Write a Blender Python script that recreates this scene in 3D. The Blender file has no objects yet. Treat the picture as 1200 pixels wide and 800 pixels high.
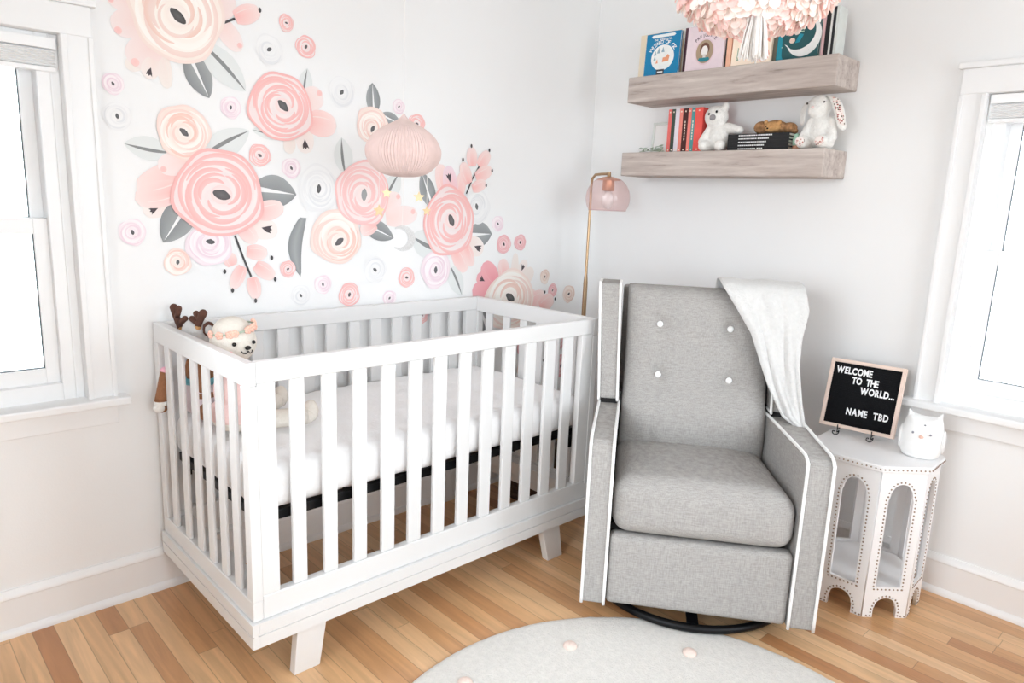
import bpy, bmesh, math, random
from mathutils import Vector, Matrix, noise
PI = math.pi
D = bpy.data
S = bpy.context.scene
COL = S.collection
rng = random.Random(7)

# ------------------------------------------------------------------ helpers
def lin(c):
    c = c / 255.0
    return c / 12.92 if c <= 0.04045 else ((c + 0.055) / 1.055) ** 2.4

def C(r, g, b):
    return (lin(r), lin(g), lin(b), 1.0)

def set_tag(o, label=None, cat=None, group=None, kind=None):
    if label: o['label'] = label
    if cat: o['category'] = cat
    if group: o['group'] = group
    if kind: o['kind'] = kind
    return o

def empty(name, loc=(0, 0, 0), rot=(0, 0, 0)):
    o = D.objects.new(name, None)
    o.empty_display_size = 0.05
    o.location = loc
    o.rotation_euler = rot
    COL.objects.link(o)
    return o

class MB:
    """collects shapes into one mesh"""
    def __init__(self):
        self.bm = bmesh.new()
        self.mi = 0
    def _tag(self, faces):
        for f in faces: f.material_index = self.mi
    def quad(self, pts):
        vs = [self.bm.verts.new(p) for p in pts]
        f = self.bm.faces.new(vs); f.material_index = self.mi
        return f
    def box(self, lo, hi, M=None):
        x0, y0, z0 = lo; x1, y1, z1 = hi
        P = [(x0,y0,z0),(x1,y0,z0),(x1,y1,z0),(x0,y1,z0),(x0,y0,z1),(x1,y0,z1),(x1,y1,z1),(x0,y1,z1)]
        return self.hexa(P, M)
    def hexa(self, P, M=None):
        vs = [self.bm.verts.new(M @ Vector(p) if M else p) for p in P]
        fs = [self.bm.faces.new([vs[i] for i in q]) for q in ((0,3,2,1),(4,5,6,7),(0,1,5,4),(1,2,6,5),(2,3,7,6),(3,0,4,7))]
        self._tag(fs)
        return self
    def prism(self, poly, d, M=None, axis='y'):
        """poly: 2D (a,b) points; extruded from d[0] to d[1] along axis"""
        def mk(a, b, c):
            p = {'y': (a, c, b), 'z': (a, b, c), 'x': (c, a, b)}[axis]
            return M @ Vector(p) if M else Vector(p)
        v0 = [self.bm.verts.new(mk(a, b, d[0])) for a, b in poly]
        v1 = [self.bm.verts.new(mk(a, b, d[1])) for a, b in poly]
        n = len(poly)
        fs = [self.bm.faces.new(v0), self.bm.faces.new(list(reversed(v1)))]
        for i in range(n):
            j = (i + 1) % n
            fs.append(self.bm.faces.new([v0[i], v1[i], v1[j], v0[j]]))
        self._tag(fs)
        return self
    def ring_skin(self, rings, close=True, cap=True):
        R = [[self.bm.verts.new(p) for p in r] for r in rings]
        n = len(R[0]); fs = []
        for a, b in zip(R, R[1:]):
            for i in range(n if close else n - 1):
                j = (i + 1) % n
                fs.append(self.bm.faces.new([a[i], a[j], b[j], b[i]]))
        if cap and close:
            fs.append(self.bm.faces.new(list(reversed(R[0])))); fs.append(self.bm.faces.new(R[-1]))
        self._tag(fs)
        return self
    def tube(self, pts, r, n=8, closed=False):
        pts = [Vector(p) for p in pts]
        rr = r if isinstance(r, (list, tuple)) else [r] * len(pts)
        m = len(pts)
        tang = []
        for i in range(m):
            if closed: t = pts[(i + 1) % m] - pts[i - 1]
            else: t = pts[min(i + 1, m - 1)] - pts[max(i - 1, 0)]
            tang.append(t.normalized() if t.length > 1e-9 else Vector((0, 0, 1)))
        u = tang[0].orthogonal().normalized()
        rings = []
        for i in range(m):
            t = tang[i]
            u = (u - t * u.dot(t))
            u = u.normalized() if u.length > 1e-6 else t.orthogonal().normalized()
            v = t.cross(u)
            rings.append([pts[i] + (u * math.cos(2 * PI * k / n) + v * math.sin(2 * PI * k / n)) * rr[i] for k in range(n)])
        if closed:
            R = [[self.bm.verts.new(p) for p in q] for q in rings]
            for i in range(m):
                a, b = R[i], R[(i + 1) % m]
                best = 0
                if i == m - 1:
                    best = min(range(n), key=lambda s: (a[0].co - b[s].co).length)
                fs = [self.bm.faces.new([a[k], a[(k + 1) % n], b[(k + 1 + best) % n], b[(k + best) % n]]) for k in range(n)]
                self._tag(fs)
        else:
            self.ring_skin(rings)
        return self
    def lathe(self, prof, n=32, M=None, cap=True):
        rings = []
        for r, z in prof:
            r = max(r, 1e-4)
            rings.append([(M @ Vector((r * math.cos(2 * PI * k / n), r * math.sin(2 * PI * k / n), z))) if M else
                          Vector((r * math.cos(2 * PI * k / n), r * math.sin(2 * PI * k / n), z)) for k in range(n)])
        self.ring_skin(rings, cap=cap)
        return self
    def ell(self, c, r, M=None, sub=2):
        if not isinstance(r, (list, tuple)): r = (r, r, r)
        T = Matrix.Translation(c) @ (M if M else Matrix.Identity(4)) @ Matrix.Diagonal((r[0], r[1], r[2], 1))
        g = bmesh.ops.create_icosphere(self.bm, subdivisions=sub, radius=1, matrix=T)
        for v in g['verts']:
            for f in v.link_faces: f.material_index = self.mi
        return self
    def sphere_uv(self, c, r, n=16):
        if not isinstance(r, (list, tuple)): r = (r, r, r)
        T = Matrix.Translation(c) @ Matrix.Diagonal((r[0], r[1], r[2], 1))
        g = bmesh.ops.create_uvsphere(self.bm, u_segments=n, v_segments=max(6, n // 2), radius=1, matrix=T)
        for v in g['verts']:
            for f in v.link_faces: f.material_index = self.mi
        return self
    def build(self, name, mats, parent=None, smooth=None, bevel=0, seg=2, loc=None, rot=None):
        bmesh.ops.recalc_face_normals(self.bm, faces=self.bm.faces[:])
        me = D.meshes.new(name)
        self.bm.to_mesh(me); self.bm.free()
        for m in (mats if isinstance(mats, (list, tuple)) else [mats]): me.materials.append(m)
        if smooth is not None:
            me.shade_smooth()
            if smooth < 3: me.set_sharp_from_angle(angle=smooth)
        o = D.objects.new(name, me)
        COL.objects.link(o)
        if parent is not None: o.parent = parent
        if loc is not None: o.location = loc
        if rot is not None: o.rotation_euler = rot
        if bevel:
            b = o.modifiers.new('bevel', 'BEVEL'); b.width = bevel; b.segments = seg; b.limit_method = 'ANGLE'; b.angle_limit = 0.6
        return o

def blob(name, parts, mat, parent=None, voxel=0.006, smooth=6, loc=None):
    """one continuous soft body: overlapping ellipsoids fused into a single surface"""
    m = MB()
    for p in parts:
        c, r = p[0], p[1]
        M = p[2] if len(p) > 2 else None
        m.ell(c, r, M, sub=3)
    o = m.build(name, mat, parent, smooth=4, loc=loc)
    rm = o.modifiers.new('fuse', 'REMESH'); rm.mode = 'VOXEL'; rm.voxel_size = voxel; rm.use_smooth_shade = True
    sm = o.modifiers.new('soft', 'SMOOTH'); sm.factor = 0.5; sm.iterations = smooth
    return o

def limb(a, b, r0, r1, n=5):
    a, b = Vector(a), Vector(b)
    out = []
    for i in range(n):
        t = i / (n - 1)
        out.append((a.lerp(b, t), r0 + (r1 - r0) * t))
    return out

def copy_tree(o, parent=None):
    c = o.copy(); COL.objects.link(c)
    if parent is not None: c.parent = parent
    for ch in list(o.children): copy_tree(ch, c)
    return c

def cr(pts, n=8, closed=False):
    """Catmull-Rom through points"""
    P = [Vector(p) for p in pts]; out = []
    m = len(P)
    for i in range(m if closed else m - 1):
        if closed: p0, p1, p2, p3 = P[i - 1], P[i], P[(i + 1) % m], P[(i + 2) % m]
        else: p0, p1, p2, p3 = P[max(i - 1, 0)], P[i], P[i + 1], P[min(i + 2, m - 1)]
        for k in range(n):
            t = k / n
            out.append(0.5 * ((2 * p1) + (p2 - p0) * t + (2 * p0 - 5 * p1 + 4 * p2 - p3) * t * t + (3 * p1 - p0 - 3 * p2 + p3) * t ** 3))
    if not closed: out.append(P[-1])
    return out

# ------------------------------------------------------------------ materials
def newmat(name):
    m = D.materials.new(name); m.use_nodes = True
    return m, m.node_tree.nodes, m.node_tree.links, m.node_tree.nodes['Principled BSDF']

def mat(name, col, rough=0.6, metal=0.0, var=0.0, vscale=20, bump=0.0, bscale=60, spec=0.4, sheen=0.0, stretch=(1, 1, 1)):
    m, N, L, b = newmat(name)
    b.inputs['Base Color'].default_value = col
    b.inputs['Roughness'].default_value = rough
    b.inputs['Metallic'].default_value = metal
    b.inputs['Specular IOR Level'].default_value = spec
    if sheen: b.inputs['Sheen Weight'].default_value = sheen
    if var or bump:
        tc = N.new('ShaderNodeTexCoord'); mp = N.new('ShaderNodeMapping'); mp.inputs['Scale'].default_value = stretch
        L.new(tc.outputs['Object'], mp.inputs['Vector'])
    if var:
        n = N.new('ShaderNodeTexNoise'); n.inputs['Scale'].default_value = vscale; n.inputs['Detail'].default_value = 4
        L.new(mp.outputs[0], n.inputs['Vector'])
        r = N.new('ShaderNodeMapRange'); r.inputs[1].default_value = 0.3; r.inputs[2].default_value = 0.7
        r.inputs[3].default_value = 1 - var; r.inputs[4].default_value = 1 + var
        L.new(n.outputs[0], r.inputs[0])
        v = N.new('ShaderNodeVectorMath'); v.operation = 'SCALE'; v.inputs[0].default_value = col[:3]
        L.new(r.outputs[0], v.inputs['Scale']); L.new(v.outputs[0], b.inputs['Base Color'])
    if bump:
        n2 = N.new('ShaderNodeTexNoise'); n2.inputs['Scale'].default_value = bscale; n2.inputs['Detail'].default_value = 3
        L.new(mp.outputs[0], n2.inputs['Vector'])
        bp = N.new('ShaderNodeBump'); bp.inputs['Strength'].default_value = bump; bp.inputs['Distance'].default_value = 0.004
        L.new(n2.outputs[0], bp.inputs['Height']); L.new(bp.outputs[0], b.inputs['Normal'])
    return m

M = {}
M['wall'] = mat('wall_paint', (0.875, 0.876, 0.874, 1), 0.75, var=0.008, vscale=3, bump=0.05, bscale=180)
M['ceiling'] = mat('ceiling_paint', (0.87, 0.87, 0.86, 1), 0.8, var=0.005, vscale=3)
M['trim'] = mat('trim_paint', (0.87, 0.87, 0.87, 1), 0.35, var=0.006, vscale=4)
M['vinyl'] = mat('window_vinyl', (0.92, 0.925, 0.93, 1), 0.35, var=0.006, vscale=5)
M['gasket'] = mat('rubber_gasket', C(70, 84, 92), 0.5, var=0.05)
M['blind'] = mat('blind_fabric', (0.80, 0.80, 0.80, 1), 0.8, var=0.02, vscale=60)
M['crib'] = mat('crib_lacquer', (0.755, 0.755, 0.753, 1), 0.3, var=0.006, vscale=6, bump=0.02, bscale=25)
M['mattress'] = mat('mattress_quilt', (0.90, 0.90, 0.905, 1), 0.85, var=0.01, vscale=40, bump=0.5, bscale=90, sheen=0.1)
M['steel_black'] = mat('black_steel', C(26, 26, 28), 0.4, 0.6, var=0.1)
M['piping'] = mat('piping_white', (0.90, 0.90, 0.89, 1), 0.7, var=0.02, vscale=90)
M['throw'] = mat('throw_knit', (0.68, 0.675, 0.665, 1), 0.9, var=0.04, vscale=70, bump=0.9, bscale=150, sheen=0.3)
M['button'] = mat('button_white', (0.90, 0.90, 0.89, 1), 0.6, var=0.02)
M['dark_fabric_gap_shade'] = mat('dark_lining_gap_shade', C(38, 36, 36), 0.9, var=0.1)  # lining under the seat, reused as painted shade in the wing gaps
M['brass'] = mat('brass', C(178, 150, 118), 0.3, 0.9, var=0.03, vscale=8)
M['copper'] = mat('copper', C(206, 150, 118), 0.3, 0.85, var=0.03, vscale=8)
M['table'] = mat('table_lacquer', (0.92, 0.915, 0.92, 1), 0.35, var=0.01, vscale=8)
M['nail'] = mat('nailhead_bronze', C(160, 140, 124), 0.35, 0.8, var=0.1, vscale=100)
M['ceramic'] = mat('white_ceramic', (0.90, 0.90, 0.895, 1), 0.35, var=0.01)
M['board_frame'] = mat('light_maple', C(233, 210, 196), 0.55, var=0.03, vscale=30, stretch=(1, 1, 6))
M['felt'] = mat('black_felt', C(27, 27, 29), 0.95, var=0.15, vscale=120, spec=0.1)
M['letter'] = mat('white_plastic', (0.9, 0.9, 0.9, 1), 0.4, var=0.01)
M['wire'] = mat('black_wire', C(34, 34, 36), 0.45, 0.5, var=0.1)
M['eye'] = mat('black_bead', C(22, 20, 20), 0.2, var=0.1)
M['greydot'] = mat('grey_glaze', C(150, 150, 158), 0.4, var=0.05)
M['beak'] = mat('peach_glaze', C(240, 196, 178), 0.4, var=0.05)
M['plush'] = mat('white_plush', (0.86, 0.845, 0.81, 1), 0.95, var=0.04, vscale=120, bump=1.0, bscale=220, sheen=0.3)
M['plush_grey'] = mat('pale_grey_plush', (0.62, 0.61, 0.60, 1), 0.95, var=0.03, vscale=120, bump=0.6, bscale=200)
M['plush_cream'] = mat('cream_plush', C(226, 219, 209), 0.95, var=0.03, vscale=120, bump=0.6, bscale=200)
M['plush_brown'] = mat('brown_plush', C(150, 104, 74), 0.95, var=0.1, vscale=100, bump=0.6, bscale=200)
M['plush_tan'] = mat('tan_fur', C(176, 132, 92), 0.95, var=0.35, vscale=70, bump=1.0, bscale=160)
M['plush_ginger'] = mat('ginger_fur', C(200, 152, 100), 0.95, var=0.15, vscale=90, bump=0.8, bscale=160)
M['antler'] = mat('dark_brown_felt', C(94, 62, 50), 0.9, var=0.1, vscale=90, bump=0.5, bscale=200)
M['dress_lilac'] = mat('lilac_cotton', C(232, 220, 226), 0.9, var=0.05, vscale=80)
M['dress_pink'] = mat('pink_cotton', C(240, 208, 204), 0.9, var=0.05, vscale=80)
M['pink_cuff'] = mat('pink_felt', C(246, 186, 204), 0.9, var=0.05)
M['blue_cloth'] = mat('blue_cotton', C(120, 190, 205), 0.9, var=0.05)
M['peach_petal'] = mat('peach_felt', C(246, 196, 178), 0.9, var=0.12, vscale=90)
M['cheek'] = mat('cheek_pink', C(246, 205, 205), 0.95, var=0.03)
M['grey_nose'] = mat('grey_felt', C(150, 146, 148), 0.9, var=0.05)
M['pink_nose'] = mat('pale_pink_thread', C(236, 208, 204), 0.9, var=0.05)
M['mint'] = mat('mint_glaze', C(168, 206, 184), 0.5, var=0.08)
M['terracotta'] = mat('terracotta', C(204, 150, 122), 0.7, var=0.08)
M['page'] = mat('paper_pages', C(240, 236, 226), 0.8, var=0.05, vscale=300, stretch=(1, 1, 1))
M['clearframe'] = mat('pale_frame', C(214, 219, 214), 0.25, var=0.03)
M['print'] = mat('white_print', C(238, 238, 236), 0.5, var=0.01)
M['greenery'] = mat('sage_leaf', C(168, 182, 164), 0.8, var=0.15, vscale=60)
M['honeycomb'] = mat('pink_tissue', C(222, 199, 194), 0.9, var=0.05, vscale=30)
M['string'] = mat('white_thread', (0.82, 0.79, 0.76, 1), 0.8, var=0.02)
M['gold'] = mat('gold_card', C(228, 200, 158), 0.4, 0.2, var=0.08, vscale=120)
M['silver'] = mat('silver_glitter', C(232, 232, 232), 0.35, 0.3, var=0.12, vscale=400, bump=1.0, bscale=700)
M['pom'] = mat('blush_pompom', C(236, 216, 206), 0.95, var=0.04, bump=0.6, bscale=200)
M['wicker'] = mat('dark_wicker', C(74, 56, 46), 0.8, var=0.25, vscale=60, bump=0.8, bscale=90)
M['mustard'] = mat('mustard_cotton', C(150, 112, 60), 0.9, var=0.2, vscale=14, bump=0.4, bscale=120)
M['cord'] = mat('white_cord', (0.85, 0.85, 0.84, 1), 0.6, var=0.02)

def fabric(name, col, amp=0.16):
    m, N, L, b = newmat(name)
    b.inputs['Roughness'].default_value = 0.95; b.inputs['Specular IOR Level'].default_value = 0.15
    tc = N.new('ShaderNodeTexCoord')
    outs = []
    for sc in ((90, 90, 900), (900, 900, 90)):
        mp = N.new('ShaderNodeMapping'); mp.inputs['Scale'].default_value = sc
        L.new(tc.outputs['Object'], mp.inputs['Vector'])
        n = N.new('ShaderNodeTexNoise'); n.inputs['Scale'].default_value = 0.55; n.inputs['Detail'].default_value = 2
        L.new(mp.outputs[0], n.inputs['Vector']); outs.append(n)
    a = N.new('ShaderNodeMath'); a.operation = 'ADD'
    L.new(outs[0].outputs[0], a.inputs[0]); L.new(outs[1].outputs[0], a.inputs[1])
    r = N.new('ShaderNodeMapRange'); r.inputs[1].default_value = 0.75; r.inputs[2].default_value = 1.25
    r.inputs[3].default_value = 1 - amp; r.inputs[4].default_value = 1 + amp
    L.new(a.outputs[0], r.inputs[0])
    v = N.new('ShaderNodeVectorMath'); v.operation = 'SCALE'; v.inputs[0].default_value = col[:3]
    L.new(r.outputs[0], v.inputs['Scale']); L.new(v.outputs[0], b.inputs['Base Color'])
    bp = N.new('ShaderNodeBump'); bp.inputs['Strength'].default_value = 0.25; bp.inputs['Distance'].default_value = 0.002
    L.new(a.outputs[0], bp.inputs['Height']); L.new(bp.outputs[0], b.inputs['Normal'])
    return m
M['linen'] = fabric('grey_linen', C(165, 162, 159), 0.17)

def weathered(name, axis):
    m, N, L, b = newmat(name)
    b.inputs['Roughness'].default_value = 0.75; b.inputs['Specular IOR Level'].default_value = 0.2
    tc = N.new('ShaderNodeTexCoord'); mp = N.new('ShaderNodeMapping')
    sc = [28, 28, 28]; sc[axis] = 2.4
    mp.inputs['Scale'].default_value = sc
    L.new(tc.outputs['Object'], mp.inputs['Vector'])
    n = N.new('ShaderNodeTexNoise'); n.inputs['Scale'].default_value = 1.3; n.inputs['Detail'].default_value = 8; n.inputs['Roughness'].default_value = 0.65
    n.inputs['Distortion'].default_value = 0.4
    L.new(mp.outputs[0], n.inputs['Vector'])
    cr_ = N.new('ShaderNodeValToRGB')
    e = cr_.color_ramp.elements
    e[0].position = 0.26; e[0].color = C(128, 116, 108)
    e[1].position = 0.75; e[1].color = C(218, 209, 201)
    k = e.new(0.42); k.color = C(182, 169, 162)
    k = e.new(0.58); k.color = C(198, 187, 180)
    L.new(n.outputs[0], cr_.inputs[0]); L.new(cr_.outputs[0], b.inputs['Base Color'])
    bp = N.new('ShaderNodeBump'); bp.inputs['Strength'].default_value = 0.3; bp.inputs['Distance'].default_value = 0.003
    L.new(n.outputs[0], bp.inputs['Height']); L.new(bp.outputs[0], b.inputs['Normal'])
    return m
M['shelfwood'] = weathered('weathered_grey_wood', 1)

def floor_mat():
    m, N, L, b = newmat('maple_strip_floor')
    b.inputs['Roughness'].default_value = 0.30; b.inputs['Specular IOR Level'].default_value = 0.6
    tc = N.new('ShaderNodeTexCoord'); sp = N.new('ShaderNodeSeparateXYZ')
    L.new(tc.outputs['Object'], sp.inputs[0])
    def mth(op, a, c=None, d=None):
        n = N.new('ShaderNodeMath'); n.operation = op
        for i, x in enumerate((a, c, d)):
            if x is None: continue
            if isinstance(x, (int, float)): n.inputs[i].default_value = x
            else: L.new(x, n.inputs[i])
        return n.outputs[0]
    xr = mth('DIVIDE', sp.outputs[0], 0.057)
    row = mth('FLOOR', xr)
    w1 = N.new('ShaderNodeTexWhiteNoise'); w1.noise_dimensions = '1D'; L.new(row, w1.inputs['W'])
    yo = mth('MULTIPLY_ADD', w1.outputs[0], 3.7, sp.outputs[1])
    yl = mth('DIVIDE', yo, 0.95)
    idx = mth('FLOOR', yl)
    cmb = N.new('ShaderNodeCombineXYZ'); L.new(row, cmb.inputs[0]); L.new(idx, cmb.inputs[1])
    w2 = N.new('ShaderNodeTexWhiteNoise'); w2.noise_dimensions = '2D'; L.new(cmb.outputs[0], w2.inputs['Vector'])
    ramp = N.new('ShaderNodeValToRGB'); e = ramp.color_ramp.elements
    e[0].position = 0.0; e[0].color = C(188, 132, 88)
    e[1].position = 1.0; e[1].color = C(234, 194, 150)
    k = e.new(0.15); k.color = C(204, 152, 106)
    k = e.new(0.45); k.color = C(219, 173, 126)
    L.new(w2.outputs[0], ramp.inputs[0])
    # grain: drawn out along the strips, shifted per strip
    off = N.new('ShaderNodeVectorMath'); off.operation = 'MULTIPLY_ADD'
    L.new(w2.outputs['Color'], off.inputs[0]); off.inputs[1].default_value = (9, 9, 9); L.new(tc.outputs['Object'], off.inputs[2])
    mp = N.new('ShaderNodeMapping'); mp.inputs['Scale'].default_value = (34, 2.2, 1); L.new(off.outputs[0], mp.inputs['Vector'])
    g = N.new('ShaderNodeTexNoise'); g.inputs['Scale'].default_value = 1.0; g.inputs['Detail'].default_value = 6; g.inputs['Distortion'].default_value = 1.2
    L.new(mp.outputs[0], g.inputs['Vector'])
    gr = N.new('ShaderNodeMapRange'); gr.inputs[1].default_value = 0.3; gr.inputs[2].default_value = 0.7; gr.inputs[3].default_value = 0.84; gr.inputs[4].default_value = 1.1
    L.new(g.outputs[0], gr.inputs[0])
    # joints
    fx = mth('FRACT', xr); fy = mth('FRACT', yl)
    ex = mth('MINIMUM', fx, mth('SUBTRACT', 1.0, fx))
    ey = mth('MULTIPLY', mth('MINIMUM', fy, mth('SUBTRACT', 1.0, fy)), 0.95 / 0.057)
    ed = mth('MINIMUM', ex, ey)
    jr = N.new('ShaderNodeMapRange'); jr.inputs[1].default_value = 0.008; jr.inputs[2].default_value = 0.03; jr.inputs[3].default_value = 0.62; jr.inputs[4].default_value = 1.0
    L.new(ed, jr.inputs[0])
    mu = mth('MULTIPLY', gr.outputs[0], jr.outputs[0])
    v = N.new('ShaderNodeVectorMath'); v.operation = 'SCALE'; L.new(ramp.outputs[0], v.inputs[0]); L.new(mu, v.inputs['Scale'])
    L.new(v.outputs[0], b.inputs['Base Color'])
    bp = N.new('ShaderNodeBump'); bp.inputs['Strength'].default_value = 0.2; bp.inputs['Distance'].default_value = 0.002
    L.new(jr.outputs[0], bp.inputs['Height']); L.new(bp.outputs[0], b.inputs['Normal'])
    return m
M['floor'] = floor_mat()

def rug_mat():
    m = mat('rug_fleece', (0.78, 0.755, 0.715, 1), 0.98, var=0.05, vscale=60, bump=1.0, bscale=180, sheen=0.2)
    return m
M['rug'] = rug_mat()

def glass_pane():
    m, N, L, b = newmat('window_glass')
    N.remove(b)
    t = N.new('ShaderNodeBsdfTransparent'); t.inputs[0].default_value = (0.97, 0.98, 0.98, 1)
    g = N.new('ShaderNodeBsdfGlossy'); g.inputs['Roughness'].default_value = 0.02
    fr = N.new('ShaderNodeFresnel'); fr.inputs[0].default_value = 1.45
    mx = N.new('ShaderNodeMixShader')
    L.new(fr.outputs[0], mx.inputs[0]); L.new(t.outputs[0], mx.inputs[1]); L.new(g.outputs[0], mx.inputs[2])
    L.new(mx.outputs[0], N['Material Output'].inputs[0])
    return m
M['glass'] = glass_pane()

def tinted_glass():
    m, N, L, b = newmat('pink_glass')
    N.remove(b)
    t = N.new('ShaderNodeBsdfTransparent'); t.inputs[0].default_value = (0.975, 0.915, 0.91, 1)
    g = N.new('ShaderNodeBsdfGlossy'); g.inputs['Roughness'].default_value = 0.2
    lw = N.new('ShaderNodeLayerWeight'); lw.inputs[0].default_value = 0.10
    d = N.new('ShaderNodeBsdfDiffuse'); d.inputs[0].default_value = C(236, 196, 192)
    m1 = N.new('ShaderNodeMixShader'); m1.inputs[0].default_value = 0.20
    L.new(t.outputs[0], m1.inputs[1]); L.new(d.outputs[0], m1.inputs[2])
    m2 = N.new('ShaderNodeMixShader'); m2.inputs[0].default_value = 0.05; L.new(m1.outputs[0], m2.inputs[1]); L.new(g.outputs[0], m2.inputs[2])
    L.new(m2.outputs[0], N['Material Output'].inputs[0])
    return m
M['pinkglass'] = tinted_glass()

def attr_mat(name, rough=0.7):
    m, N, L, b = newmat(name)
    a = N.new('ShaderNodeAttribute'); a.attribute_name = 'Col'
    L.new(a.outputs['Color'], b.inputs['Base Color'])
    b.inputs['Roughness'].default_value = rough; b.inputs['Specular IOR Level'].default_value = 0.2
    return m
M['decal'] = attr_mat('printed_vinyl')
M['petalshell'] = attr_mat('tinted_shell', 0.45)
_flat = {}
def flat(r, g, b, rough=0.55):
    k = (r, g, b)
    if k not in _flat: _flat[k] = mat('ink_%d_%d_%d' % k, C(r, g, b), rough, var=0.03, vscale=40)
    return _flat[k]

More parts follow.
